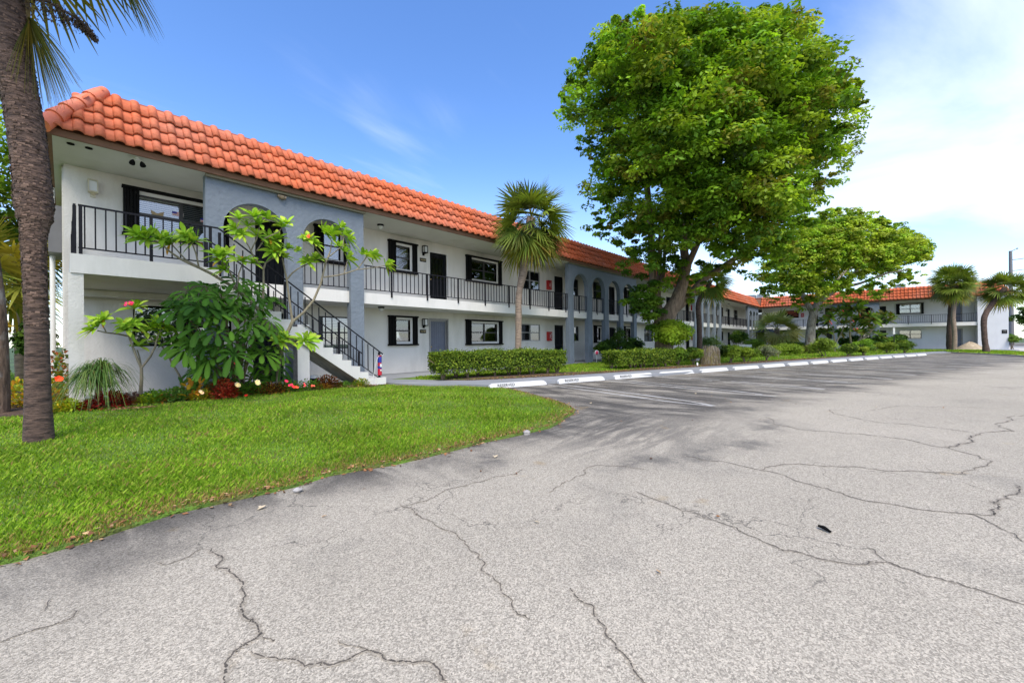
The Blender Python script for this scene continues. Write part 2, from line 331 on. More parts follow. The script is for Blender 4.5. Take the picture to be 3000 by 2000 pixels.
def door(fr, u0, u1, zb, kind='black', side=1):
    z1 = zb+2.09; HOLES[id(fr)].append((u0, u1, zb, z1))
    mb = MB(); t = .05
    fm = WHITE2 if kind != 'grey' else ALU
    for a in ((u0-.06, u0, zb, z1+.06), (u1, u1+.06, zb, z1+.06), (u0, u1, z1, z1+.06)): fbox(mb, fr, a[0], a[1], -.05, .022, a[2], a[3])
    d = mb.build('door', fm, BLD)
    mb = MB(); m2 = DOORGRY if kind == 'grey' else DOORBLK
    fbox(mb, fr, u0, u1, -.12, -.09, zb, z1)
    if kind in ('black', 'screen'):
        for a in ((u0, u0+.07, zb, z1), (u1-.07, u1, zb, z1), (u0+.07, u1-.07, zb, zb+.12), (u0+.07, u1-.07, z1-.09, z1), (u0+.07, u1-.07, zb+.92, zb+1.0)): fbox(mb, fr, *a[:2], -.09, -.05, *a[2:])
        k = 5
        for i in range(k):
            x = u0+.07+(u1-u0-.14)*(i+.5)/k; fbox(mb, fr, x-.013, x+.013, -.085, -.06, zb+.12, z1-.09)
    else:
        for a in ((u0, u0+.06, zb, z1), (u1-.06, u1, zb, z1), (u0+.06, u1-.06, zb, zb+.1), (u0+.06, u1-.06, z1-.06, z1), (u0+.06, u1-.06, zb+.66, zb+.71)): fbox(mb, fr, *a[:2], -.09, -.045, *a[2:], 1)
        for i in range(6):
            x = u0+.1+(u1-u0-.2)*(i+.5)/6; fbox(mb, fr, x-.004, x+.004, -.09, -.084, zb+.75, z1-.1)
    mb.build('door_leaf', [m2, ALU], d)
    if kind == 'screen':
        mb = MB(); fbox(mb, fr, u0+.13, u1-.13, -.085, -.05, zb+1.05, z1-.2); mb.build('door_glass', GLASS, d)
    hx = u0+.05 if side < 0 else u1-.05
    mb = MB(); mb.lathe(fr.P(hx, -.05, zb+.98), [(.012, 0), (.012, .03), (.028, .04), (.03, .055), (.018, .07), (0, .072)], 10, axis=tuple(fr.n)); mb.build('handle', BRASS, d)
    mb = MB(); fbox(mb, fr, u0-.02, u1+.02, -.35, -.2, zb, z1); mb.build('unlit_room_backing', DARKIN, d)  # black box behind the leaf imitates the darkness of the room
    return d
# wing A windows and doors
U = ZT
window(FA, .97, 3.14, U+1.07, U+2.28, 2, 1, 'low'); window(FA, 1.14, 3.2, 1.12, 2.14, 2, 0, 'low', BLACK)
door(FA, 3.80, 4.66, U, 'black'); window(FA, 5.48, 6.66, U+1.05, U+2.27, 1, 1, 'shade'); window(FA, 5.62, 6.68, .98, 2.06, 1, 0, 'low')
door(FA, 3.72, 4.55, 0, 'black')
window(FA, 8.17, 9.42, U+1.07, U+2.26, 1, 1, 'shade'); window(FA, 8.15, 9.41, 1.05, 2.19, 1, 1, 'low')
door(FA, 10.07, 10.93, U, 'screen', -1); door(FA, 10.07, 10.95, 0, 'grey', -1)
window(FA, 12.0, 14.25, U+1.10, U+2.27, 2, 1, 'none'); window(FA, 11.96, 14.26, 1.03, 2.17, 2, 1, 'low')
window(FA, 15.66, 17.32, U+1.10, U+2.12, 2, 0, 'top', ALU); window(FA, 15.66, 17.30, 1.20, 2.08, 2, 0, 'low', ALU)
door(FA, 18.59, 19.41, U, 'black'); door(FA, 18.56, 19.40, 0, 'black')
window(FA, 20.0, 21.06, U+1.10, U+2.12, 1, 0, 'top'); window(FA, 20.0, 21.06, 1.18, 2.06, 1, 0, 'top')
window(FA, 22.78, 23.90, U+1.08, U+2.2, 1, 0, 'none'); window(FA, 22.76, 23.90, 1.06, 2.18, 1, 1, 'top')
door(FA, 24.75, 25.55, U, 'black'); door(FA, 24.75, 25.52, 0, 'black')
window(FA, 26.9, 28.1, U+1.1, U+2.22, 2, 1, 'none'); window(FA, 26.85, 28.1, 1.06, 2.22, 1, 2, 'none')
for z in (0, U):
    window(FA, 30.2, 31.9, z+1.1, z+2.1, 2, 0, 'low'); door(FA, 32.8, 33.65, z, 'black'); window(FA, 34.6, 35.7, z+1.1, z+2.15, 1, 0, 'top')
    window(FA, 36.9, 38.0, z+1.1, z+2.15, 1, 0, 'none', BLACK); door(FA, 39.15, 40.05, z, 'black')
    window(FA, 42.0, 43.1, z+1.1, z+2.1, 1, 0, 'top'); door(FA, 45.5, 46.3, z, 'black'); window(FA, 47.6, 48.9, z+1.1, z+2.15, 2, 0, 'top')
    window(FA, 50.4, 51.3, z+1.1, z+2.15, 1, 0, 'none', BLACK); door(FA, 53.0, 54.0, z, 'black'); window(FA, 55.8, 57.6, z+.9, z+2.12, 2, 0, 'none', BLACK)
# wing B windows and doors (u runs toward the car park)
window(FB, 2.6, 4.1, U+1.15, U+2.15, 1, 0, 'none', BLACK, SCREEN); door(FB, 5.15, 6.06, U, 'black'); door(FB, 5.15, 6.06, 0, 'black')
window(FB, 3.3, 4.0, 1.0, 2.12, 1, 0, 'none', BLACK, SCREEN)
window(FB, 6.78, 7.5, U+1.1, U+2.2, 1, 0, 'none', BLACK); window(FB, 6.9, 7.7, 1.22, 1.95, 2, 0, 'low')
door(FB, 10.1, 10.95, U, 'black'); window(FB, 10.2, 10.95, 1.2, 1.9, 1, 0, 'none')
door(FB, 11.5, 12.32, U, 'black'); door(FB, 11.5, 12.32, 0, 'black')
window(FB, 13.15, 15.34, U+1.07, U+2.26, 2, 1, 'none'); window(FB, 13.37, 15.14, 1.14, 2.07, 2, 0, 'none')
door(FB, 17.25, 18.13, U, 'grey'); door(FB, 17.25, 18.13, 0, 'grey')
def wall_holes(mb, fr, u0, u1, z0, z1, n0, n1, holes, mi=0):
    hs = [h for h in holes if h[0] < u1 and h[1] > u0 and h[2] < z1 and h[3] > z0]
    us = sorted({u0, u1} | {min(max(h[i], u0), u1) for h in hs for i in (0, 1)})
    for a, b in zip(us[:-1], us[1:]):
        if b-a < 1e-4: continue
        c = (a+b)/2; zs = sorted([(h[2], h[3]) for h in hs if h[0] < c < h[1]]); z = z0
        for p, q in zs:
            if p > z+1e-4: fbox(mb, fr, a, b, n0, n1, z, p, mi)
            z = max(z, q)
        if z < z1-1e-4: fbox(mb, fr, a, b, n0, n1, z, z1, mi)
mb = MB(); wall_holes(mb, FA, 0, L+w, 0, ZS+.04, -.2, 0, HOLES[id(FA)])
for a, b in (((-.03, w+.2, 0), (.17, w+11, ZS+.04)), ((.17, w+10.8, 0), (L+w+11, w+11, ZS+.04))): mb.box(a, b)
mb.build('wall', WHITE, BLD)
mb = MB(); wall_holes(mb, FB, 0.02, 19.05, 0, ZS+.04, -.2, 0, HOLES[id(FB)])
mb.box((L, -21.03, 0), (L+w+.2, -19.05, ZS+.02)); mb.box((L+w+.2, -21.03, 0), (L+w+11, -20.8, ZS+.02)); mb.box((L+w+10.8, -20.8, 0), (L+w+11, w+10.8, ZS+.04))
mb.build('wall', GREYWALL, BLD)
# floors, balcony slabs, soffit, flat roof
mb = MB()
for a, b in ((-.02, 2.24),): pass
mb.box((.07, -1.573, ZB+.02), (2.24, w-.003, ZT)); mb.box((2.24, -.26, ZB), (2.40, w-.003, ZT-.002)); mb.box((2.40, .115, ZB+.002), (L+.12, w-.003, ZT-.004))
mb.box((L+.12, .3, ZB+.004), (L+w-.003, w-.003, ZT-.006)); mb.box((L+.115, -19.05, ZB+.002), (L+w-.003, .3, ZT-.004))
mb.build('balcony_slab', WHITE2, BLD)
MB().box((.07, 1.2, ZB-.14), (2.3, 1.55, ZB+.01)).build('ceiling_beam', WHITE, BLD); MB().box((.045, -1.55, 0), (.235, -1.33, ZB+.015)).build('balcony_pillar', WHITE, BLD)
mb = MB()
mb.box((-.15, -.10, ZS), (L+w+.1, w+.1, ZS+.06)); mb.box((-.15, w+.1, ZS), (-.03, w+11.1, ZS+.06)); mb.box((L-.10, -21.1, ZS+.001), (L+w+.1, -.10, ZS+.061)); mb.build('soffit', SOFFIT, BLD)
mb = MB(); mb.box((.5, .75, ZS+.07), (L+12, w+10.9, 6.55)); mb.box((L+.75, -20.6, ZS+.07), (L+w+10.9, .75, 6.552)); mb.build('flat_roof', CONC2, BLD)
mb = MB(); mb.box((-.15, -.16, ZS-.0), (L-.16, -.10, ZS+.13)); mb.box((-.21, -.16, ZS+.002), (-.15, w+11.1, ZS+.13)); mb.box((L-.16, -21.16, ZS-.03), (L-.10, -.10, ZS+.13)); mb.box((L-.10, -21.16, ZS-.03), (L+w+11, -21.10, ZS+.13))
mb.build('fascia', FASCIA, BLD)  # real board, but its dark brown paints in the shadow below the tiles
OLV = mat('olive_trim', (.20,.18,.12), .8)
for x0_, x1_ in ((2.3, 6.4), (17.7, 25.7)): MB().box((x0_, -.098, ZS-.06), (x1_, -.03, ZS-.001)).build('trim_strip', OLV, BLD)
# mansard tiles
def tiles(name, o, ud, nd, length, h0, h1, rows=4, per=.302, left=0, right=0):
    """o: bottom start, ud: along the eave, nd: horizontal inward; left/right: how the ends run per metre of inward depth"""
    o = np.array(o, float); ud = np.array(ud, float); nd = np.array(nd, float)
    run = .80; slope = np.array(nd)*run+np.array([0, 0, h1-h0]); sl = np.linalg.norm(slope); sd = slope/sl
    nn = np.cross(ud, sd); nn = nn if nn[2] > 0 or nn@nd < 0 else -nn
    if nn@nd > 0: nn = -nn
    prof = []
    for k in range(19):   # S profile over a period
        t = k/18
        if t < .55: hgt = .060*max(0., math.sin(math.pi*t/.55))**.55
        else: hgt = -.008+.006*(t-.55)/.45
        prof.append((t, hgt))
    V = []; Fc = []; rl = sl/rows; TN = []
    for r in range(rows):
        s0 = r*rl-.02; s1 = (r+1)*rl+.05
        for jx in range(int(length/per)+2):
            base = len(V); off = rng.normal(0, .007); lift = rng.normal(0, .004); tone = rng.normal(0, 1)
            xs0 = jx*per
            # clip at hips
            da = left*s0/sl*run; db = right*s0/sl*run
            if xs0+per*.5 < da or xs0+per*.6 > length+db: continue
            for t, hgt in prof:
                x = xs0+t*per
                for s, lf in ((s0, .062), (s0+.004, .030), (s1, .0)):
                    if lf == .030: hh = hgt*.9
                    else: hh = hgt
                    V.append(o+ud*(x)+sd*(s+off)+nn*(hh+lf+lift)); TN.append(tone)
            for k in range(len(prof)-1):
                a = base+k*3; b = a+3
                Fc.append((a, b, b+2, a+2)); Fc.append((a+1, b+1, b, a))
    V = np.array(V); TN = np.array(TN)
    base = np.array([.60, .140, .052]); c = np.clip(base[None]*(1+.085*TN[:, None]), 0, 1)
    o2 = np_mesh(name, V, np.array(Fc), TILE, BLD, c, smooth=False)
    return o2
def tilemat():
    m, nt, N, Lk, B = newmat('roof_tile'); a = N.new('ShaderNodeVertexColor'); a.layer_name = 'tint'
    tc = N.new('ShaderNodeTexCoord'); n = N.new('ShaderNodeTexNoise'); n.inputs['Scale'].default_value = .35; n.inputs['Detail'].default_value = 8; n.inputs['Roughness'].default_value = .6; Lk.new(tc.outputs['Object'], n.inputs['Vector'])
    mr = N.new('ShaderNodeMapRange'); mr.inputs['From Min'].default_value = .42; mr.inputs['From Max'].default_value = .66; mr.inputs['To Max'].default_value = .75; Lk.new(n.outputs[0], mr.inputs['Value'])
    dm = N.new('ShaderNodeMix'); dm.data_type = 'RGBA'; Lk.new(mr.outputs[0], dm.inputs[0]); Lk.new(a.outputs[0], dm.inputs[6]); dm.inputs[7].default_value = (.60, .22, .14, 1)
    n2 = N.new('ShaderNodeTexNoise'); n2.inputs['Scale'].default_value = 9; n2.inputs['Detail'].default_value = 6; Lk.new(tc.outputs['Object'], n2.inputs['Vector'])
    m2 = N.new('ShaderNodeMapRange'); m2.inputs['From Min'].default_value = .3; m2.inputs['From Max'].default_value = .7; m2.inputs['To Min'].default_value = .78; m2.inputs['To Max'].default_value = 1.14; Lk.new(n2.outputs[0], m2.inputs['Value'])
    sc = N.new('ShaderNodeVectorMath'); sc.operation = 'SCALE'; Lk.new(dm.outputs[2], sc.inputs[0]); Lk.new(m2.outputs[0], sc.inputs['Scale'])
    Lk.new(sc.outputs[0], B.inputs['Base Color']); B.inputs['Roughness'].default_value = .72; B.inputs['Specular IOR Level'].default_value = .3; return m
TILE = tilemat()
H0, H1 = 5.40, 6.70
tiles('roof_tiles', (-.18, -.20, H0), (1, 0, 0), (0, 1, 0), L-.02, H0, H1, left=1.0, right=1.0)
tiles('roof_tiles', (L-.20, -.20, H0), (0, -1, 0), (1, 0, 0), 20.95, H0, H1, left=-1.0, right=-1.0)
tiles('roof_tiles', (-.22, -.16, H0), (0, 1, 0), (1, 0, 0), 12.4, H0, H1, left=1.0)
tiles('roof_tiles', (L-.16, -21.18, H0), (1, 0, 0), (0, 1, 0), 12, H0, H1, left=1.0)
mb = MB()   # backing boards under the tiles
mb.add([(-.15, -.15, H0-.03), (L-.1, -.15, H0-.03), (L+.68, .68, H1-.04), (.65, .68, H1-.04)], [(0, 1, 2, 3)])
mb.add([(L-.15, -.1, H0-.03), (L-.15, -21.1, H0-.03), (L+.68, -20.4, H1-.04), (L+.68, .72, H1-.04)], [(0, 1, 2, 3)])
mb.add([(-.15, 12.2, H0-.03), (-.15, -.15, H0-.03), (.65, .68, H1-.04), (.65, 12.2, H1-.04)], [(0, 1, 2, 3)])
mb.build('roof_deck', FASCIA, BLD)
mb = MB(); a = np.array([-.27, -.25, H0+.0]); b = np.array([.58, .60, H1+.02])   # hip caps at the near corner
for k in range(5):
    p = a+(b-a)*(k/5-.02); q = a+(b-a)*((k+1)/5+.05); d = (b-a)/np.linalg.norm(b-a)
    mb.tube([p, p+(q-p)*.5, q], [.15, .13, .105], 14, cap=True)
mb.build('hip_tiles', TERRA, BLD); mb = MB()
a2 = np.array([L-.25, -21.25, H0]); b2 = np.array([L+.62, -20.38, H1+.02])
for k in range(5):
    p = a2+(b2-a2)*(k/5-.02); q = a2+(b2-a2)*((k+1)/5+.05); mb.tube([p, q], [.15, .11], 12)
mb.build('hip_tiles', TERRA, BLD)
# ridge cap: flat mortar line on top
mb = MB(); mb.box((.5, .60, H1-.06), (L+.6, .80, H1+.035)); mb.box((L+.60, -20.5, H1-.06), (L+.80, .60, H1+.03)); mb.build('ridge_cap', mat('dull_terracotta', (.42,.14,.085), .8, .2, 3, .3, 40, dirt=(.25,.13,.09), dscale=3), BLD)
# arcades
def arcade(fr, cols, top, nf=w, th=.25, crown=4.80):
    mb = MB(); n1, n0 = nf, nf-th
    z_top = top
    for a, b in cols: fbox(mb, fr, a, b, n0, n1, 0, z_top)
    for (a0, a), (b, b1) in zip(cols[:-1], cols[1:]):
        c = (a+b)/2; rx = (b-a)/2; rz = rx*1.0; sp = crown-rz; K = 20
        f = []; g = []
        for i in range(K+1):
            an = math.pi*(1-i/K); x = c+rx*math.cos(an); z = sp+rz*math.sin(an); f.append((x, z))
        for i in range(K):
            (x0, z0), (x1, z1) = f[i], f[i+1]
            mb.add([fr.P(x0, n1, z0), fr.P(x1, n1, z1), fr.P(x1, n1, z_top), fr.P(x0, n1, z_top)], [(0, 1, 2, 3)])
            mb.add([fr.P(x0, n0, z0), fr.P(x1, n0, z1), fr.P(x1, n0, z_top), fr.P(x0, n0, z_top)], [(3, 2, 1, 0)])
            mb.add([fr.P(x0, n1, z0), fr.P(x0, n0, z0), fr.P(x1, n0, z1), fr.P(x1, n1, z1)], [(0, 1, 2, 3)], smooth=True)
    return mb.build('arcade', BLUE, BLD)
top = ZS-.005
A1 = [(2.31, 2.67), (4.14, 4.54), (5.94, 6.37)]
A2 = [(17.95+1.852*k-.21, 17.95+1.852*k+.21) for k in range(5)]; A2[0] = (17.74, 18.15); A2[-1] = (25.18, 25.58)
A3 = [(36.95, 37.5), (38.7, 39.15), (40.5, 40.92), (42.4, 42.85), (44.17, 44.68)]
A4 = [(55.6, 56.3), (57.75, 58.15), (59.4, 59.85), (60.9, 61.2)]
for c in (A1, A2, A3, A4): arcade(FA, c, top)
B1 = [(7.58, 8.0), (9.5, 9.93), (11.35, 11.77)]
arcade(FB, B1, top)
# railings
def railing(path, z, parent=None, post=1.45, pk=.165, h=.87, phase=0., name='balcony_railing', first=True, last=True):
    """path: two xy points; level railing"""
    a = np.array(path[0], float); b = np.array(path[1], float); ln = np.linalg.norm(b-a); d = (b-a)/ln; mb = MB()
    mb.obox((a+b)/2, d, ln, .035, z+h-.03, z+h); mb.obox((a+b)/2, d, ln, .022, z+.085, z+.11)
    ps = []; x = phase
    while x < ln+.01: ps.append(x); x += post
    if not ps: ps = [0.03]
    x = pk*.6
    while x < ln:
        if min(abs(x-p) for p in ps) > .05:
            c = a+d*x; mb.box((c[0]-.0105, c[1]-.0105, z+.10), (c[0]+.0105, c[1]+.0105, z+h-.02))
        x += pk
    o = mb.build(name, IRON, parent or BLD)
    for p in ps:
        c = a+d*min(p, ln-.01); q = MB(); q.box((c[0]-.024, c[1]-.024, z-.10), (c[0]+.024, c[1]+.024, z+h-.028)); q.build('post', IRON, o)
    return o
ry = .10
railing([(6.4, ry), (17.72, ry)], ZT, phase=1.01)
for (a0, a), (b, b1) in zip(A1[:-1], A1[1:]): pass
railing([(4.54, ry+.02), (5.94, ry+.02)], ZT, phase=.02)
for (a0, a), (b, b1) in zip(A2[:-1], A2[1:]): railing([(a, ry+.02), (b, ry+.02)], ZT, phase=.7 if random.random() < .6 else .05, post=9)
railing([(25.6, ry), (36.93, ry)], ZT, phase=.2)
for (a0, a), (b, b1) in zip(A3[:-1], A3[1:]): railing([(a, ry+.02), (b, ry+.02)], ZT, phase=.3, post=9)
railing([(44.7, ry), (55.58, ry)], ZT, phase=.4)
for (a0, a), (b, b1) in zip(A4[:-1], A4[1:]): railing([(a, ry+.02), (b, ry+.02)], ZT, phase=.3, post=9)
rx = L+.10
railing([(rx, -.1), (rx, -7.56)], ZT, phase=.3)
railing([(rx+.02, -8.0), (rx+.02, -9.5)], ZT, phase=.1, post=9); railing([(rx+.02, -9.93), (rx+.02, -11.35)], ZT, phase=.1, post=9)
railing([(rx, -11.77), (rx, -19.05)], ZT, phase=.55, post=1.75)
railing([(.17, -1.53), (2.24, -1.53)], ZT+.02, phase=.03, post=.95, pk=.135)
railing([(.125, -1.53), (.125, 1.5)], ZT+.02, phase=.03, post=1.4, pk=.16)
railing([(2.24, -.30), (2.30, -.02)], ZT, phase=.0, post=2)
# staircase
SX0, SX1, SN = 2.24, 6.14, 16
def staircase():
    r = ZT/SN; t = (SX1-SX0)/SN; y0, y1 = -1.573, -.32; mb = MB()
    # closing underside
    for k in range(SN-1):
        x = SX0+k*t; z = ZT-(k+1)*r
        lo0 = max(z-.30-(0), -.02); lo1 = max(z-r-.30+.0, -.02)
        zl = ZT-.42-(x-SX0)/t*r; zr = ZT-.42-(x+t-SX0)/t*r; zl = max(zl, -.05); zr = max(zr, -.05)
        mb.hexa([(x, y0, zl), (x+t, y0, zr), (x+t, y1, zr), (x, y1, zl), (x, y0, z), (x+t, y0, z), (x+t, y1, z), (x, y1, z)])
    x = SX1-t
    mb.box((x, y0-.02, -.02), (SX1+.04, y1, r))
    bm = bmesh.new(); me = bpy.data.meshes.new('tmp'); me.from_pydata(mb.v, [], mb.f); bm.from_mesh(me); bmesh.ops.remove_doubles(bm, verts=bm.verts, dist=.001)
    # drop interior faces between neighbouring steps below the tread line
    me2 = bpy.data.meshes.new('staircase')
    bmesh.ops.recalc_face_normals(bm, faces=bm.faces); 
    for f in bm.faces: f.material_index = 1 if f.normal.z < -.2 else 0  # downward faces get a blotchy, olive-tinged tone
    bm.to_mesh(me2); me2.materials.append(WHITE2); me2.materials.append(mat('olive_stair_underside', (.60,.57,.47), .95, .25, 6, .4, 30, dirt=(.36,.33,.23), dscale=3))
    st = bpy.data.objects.new('staircase', me2); COL.objects.link(st); st.parent = BLD; st.matrix_parent_inverse = BLD.matrix_basis.inverted()
    c = MB(); c.box((3.84, -1.50, 0), (4.12, -1.22, 1.62)); c.add([(3.838, -1.502, 0), (3.838, -1.218, 0), (3.838, -1.218, 1.62), (3.838, -1.502, 1.62)], [(0, 1, 2, 3)], 1)  # left face: rough concrete sheet with the side's shade put into its colour
    c.build('support_column', [WHITE2, ROUGHC], st)
    for yy in (y0+.035, y1-.035):
        mb = MB(); h = .87
        def zs(x): return ZT-(x-SX0)/t*r-r*.5
        for dz, rr in ((h, .018), (.13, .012)):
            p = [(SX0, yy, ZT+dz), (SX0+.02, yy, ZT+dz-.01), (SX1-.02, yy, zs(SX1)+dz+.02)]
            if dz == h: p[-1] = (SX1-.02, yy, zs(SX1)+dz+.04)
            mb.tube(p, rr, 6, smooth=False)
        ps = [SX0+.02, 3.55, 4.85, SX1-.14]
        x = SX0+.12
        while x < SX1-.12:
            if min(abs(x-q) for q in ps) > .05: mb.box((x-.01, yy-.01, zs(x)+.13), (x+.01, yy+.01, zs(x)+h))
            x += .165
        rr_ = mb.build('stair_railing', IRON, BLD)
        for q in ps:
            m2 = MB(); m2.box((q-.024, yy-.024, zs(q)-.12), (q+.024, yy+.024, zs(q)+h+.01)); m2.build('post', IRON, rr_)
staircase()
# left end: downpipes and end trim
mb = MB(); mb.tube([(-.20, 3.6, 0.0), (-.20, 3.6, 5.2)], .05, 8); mb.build('downpipe', WHITE2, BLD)
mb = MB(); mb.box((-.26, 2.9, 3.45), (-.035, 4.2, 4.6)); mb.build('shutter', mat('grey_shutter_box', (.12, .12, .125), .5), BLD)
mb = MB(); mb.tube([(25.9, w-.05, .05), (25.9, w-.05, 5.2)], .045, 8); mb.build('downpipe', WHITE2, BLD)
# ---------------- things fixed to the walls
def lantern(fr, u, z, label, M_=None):
    M_ = M_ or BLACK
    t = thing('wall_lantern', label, 'wall lamp', fr.P(u, 0, z), 'wall lanterns beside the doors')
    mb = MB(); fbox(mb, fr, u-.045, u+.045, 0, .03, z-.20, z-.02); fbox(mb, fr, u-.03, u+.03, .03, .12, z-.14, z-.09); mb.build('wall_plate', M_, t)
    mb = MB(); s = .075
    for du in (-s, s):
        for n in (.05, .05+2*s): fbox(mb, fr, u+du-.009, u+du+.009, n-.009, n+.009, z-.10, z+.16)
    for zz in (z-.10, z+.16): fbox(mb, fr, u-s-.012, u+s+.012, .038, .062+2*s, zz-.012, zz+.012)
    mb.build('lamp_cage', M_, t)
    mb = MB(); fbox(mb, fr, u-s+.01, u+s-.01, .06, .04+2*s, z-.08, z+.14); mb.build('lamp_glass', glass_mat_l, t)
    return t
glass_mat_l = mat('frosted_glass', (.62, .63, .62), .2, .03, 5)
lantern(FA, 9.76, 4.86, 'black box lantern beside upstairs screen door, nearest of the upper floor'); lantern(FA, 9.74, 1.94, 'black box lantern beside ground-floor blue-grey door behind the clipped hedge')
lantern(FA, 38.55, 4.75, 'small black lantern upstairs just before the third row of arches'); lantern(FA, 38.55, 1.95, 'small black lantern on ground floor just before the third row of arches')
lantern(FA, 44.9, 4.7, 'small dark lantern upstairs just past the third row of arches'); lantern(FA, 52.4, 4.7, 'small dark lantern upstairs near the inner corner')
lantern(FB, 6.38, 4.8, 'black lantern upstairs between the dark door and the blotchy pale tree'); lantern(FB, 11.1, 4.82, 'black lantern seen inside the far blue arch on the end wing'); lantern(FA, 0.46, 4.82, 'unlit cream wall light on the near end of the upper balcony', mat('cream_metal', (.50,.46,.34), .5))
def text_mesh(txt, size, thick=.003):
    cu = bpy.data.curves.new('t', 'FONT'); cu.body = txt; cu.size = size; cu.extrude = thick; cu.align_x = 'CENTER'; cu.align_y = 'CENTER'; cu.resolution_u = 2
    ob = bpy.data.objects.new('t', cu); COL.objects.link(ob); dg = bpy.context.evaluated_depsgraph_get(); dg.update()
    me = bpy.data.meshes.new_from_object(ob.evaluated_get(dg)); COL.objects.unlink(ob); bpy.data.objects.remove(ob); return me
def put_text(txt, size, o, ud, zd, nd, m, parent, name='lettering', sx=1.0):
    me = text_mesh(txt, size); o = np.array(o, float); ud = np.array(ud, float); zd = np.array(zd, float); nd = np.array(nd, float)
    v = np.empty(len(me.vertices)*3); me.vertices.foreach_get('co', v); v = v.reshape(-1, 3)
    q = o+v[:, :1]*ud*sx+v[:, 1:2]*zd+v[:, 2:]*nd; me.vertices.foreach_set('co', q.ravel()); me.materials.clear(); me.materials.append(m); me.update()
    ob = bpy.data.objects.new(name, me); COL.objects.link(ob)
    if parent is not None: ob.parent = parent; ob.matrix_parent_inverse = parent.matrix_basis.inverted()
    return ob
GOLD = mat('gold_lettering', (.62, .52, .30), .5)
def plaque(fr, u, z, hw, hh, lines, label, m=GOLD, n=0., ms=None):
    t = thing('number_plaque', label, 'plaque', fr.P(u, n, z), 'number plaques on the walls')
    mb = MB(); fbox(mb, fr, u-hw, u+hw, n, n+.02, z-hh, z+hh); b = mb.build('plate', BLACK if ms is None else ms, t)
    for (tx, sz, dz) in lines: put_text(tx, sz, fr.P(u, n+.022, z+dz), fr.u, (0, 0, 1), fr.n, m, t, 'number')
    return t
plaque(FA, 9.74, 4.48, .145, .072, [('16207', .105, 0)], 'small black number plaque under the upper lantern'); plaque(FA, 9.71, 1.61, .145, .072, [('16107', .105, 0)], 'small black number plaque under the lower lantern')
plaque(FB, 6.42, 4.42, .16, .06, [('26220', .09, 0)], 'small dark number plaque upstairs on the end wing behind the trees'); plaque(FB, 11.15, 4.55, .16, .06, [('26218', .09, 0)], 'small dark number plaque inside the far blue arch')
plaque(FB, 20.77, 1.72, .17, .18, [('1-26', .13, .06), ('16 - 26', .07, -.08)], 'square black building sign on the blank end wall', mat('pale_lettering', (.5, .5, .48), .6), n=w)
def ceil_light(p, label):
    t = thing('ceiling_light', label, 'ceiling lamp', p, 'small round ceiling lights over the walkways')
    MB().lathe(p, [(.11, 0), (.115, -.03), (.09, -.055), (.05, -.06)], 14).build('lamp_base', BLACK, t)
    mb = MB(); mb.lathe((p[0], p[1], p[2]-.055), [(.085, 0), (.075, -.06), (.04, -.10), (.0, -.11)], 12); mb.build('lamp_glass', glass_mat_l, t)
ceil_light((7.42, .8, ZS), 'black ceiling light above the upper walkway past the first arches'); ceil_light((7.42, .8, ZB), 'black ceiling light under the slab past the first arches')
ceil_light((50.5, .8, ZS), 'black ceiling light above the upper walkway near the inner corner'); ceil_light((22.6, .8, ZB), 'black ceiling light under the slab inside the second row of arches'); ceil_light((33.5, .8, ZB), 'black ceiling light under the slab behind the big tree')
def floodlight(p, label):
    t = thing('flood_light', label, 'flood light', p); mb = MB()
    MB().lathe(p, [(.05, 0), (.05, -.03)], 10).build('mount', WHT, t)
    for dx in (-.07, .07): mb.lathe((p[0]+dx, p[1], p[2]-.06), [(.02, 0), (.045, -.05), (.055, -.11), (.0, -.10)], 10, axis=(-dx*3, .5, 1))
    mb.build('lamp_head', BLACK, t)
floodlight((1.10, .05, ZS), 'black twin spotlight under the eave above the near balcony')
for x, lb in ((.10, 'first small round dark vent in the soffit at the near corner'), (.36, 'second small round dark vent in the soffit beside the first')):
    tag(MB().lathe((x, .12, ZS+.001), [(.055, 0), (.06, -.02), (.045, -.022), (.04, -.004), (0, -.004)], 14).build('soffit_vent', [BLACK]), lb, 'vent', 'round vents in the soffit')
tag(MB().tube([(3.9, -.02, 5.16), (4.1, -.05, 5.13)], .05, 8).lathe((4.0, -.05, 5.14), [(.07, .02), (.07, -.06), (0, -.07)], 10).build('bell_light', mat('aged_tan', (.25, .19, .12), .6)), 'small tan light fitting under the eave above the two near arches', 'lamp')
def extinguisher(fr, u, z, label):
    t = thing('fire_extinguisher_cabinet', label, 'extinguisher cabinet', fr.P(u, 0, z), 'red extinguisher cabinets')
    mb = MB(); fbox(mb, fr, u-.15, u+.15, 0, .16, z-.25, z+.25); b = mb.build('cabinet_body', REDP, t)
    mb = MB(); fbox(mb, fr, u-.125, u+.125, .16, .172, z-.225, z+.225); mb.build('cabinet_door', mat('dark_red', (.33, .008, .008), .3), t)
    put_text('FIRE', .10, fr.P(u-.045, .174, z), (0, 0, -1), tuple(fr.u), fr.n, WHT, t, 'lettering')
    put_text('EXTINGUISHER', .05, fr.P(u+.06, .174, z), (0, 0, -1), tuple(fr.u), fr.n, WHT, t, 'lettering')
extinguisher(FA, 18.02, 4.27, 'red extinguisher cabinet upstairs before the second row of arches'); extinguisher(FA, 18.0, 1.45, 'red extinguisher cabinet on ground floor beside the black panelled door')
extinguisher(FA, 40.75, 4.3, 'dark red extinguisher cabinet upstairs behind the third row of arches'); extinguisher(FA, 40.75, 1.45, 'red extinguisher cabinet on ground floor behind the third row of arches'); extinguisher(FB, 4.5, 4.25, 'red extinguisher cabinet on the upper end wing beside the dark window')
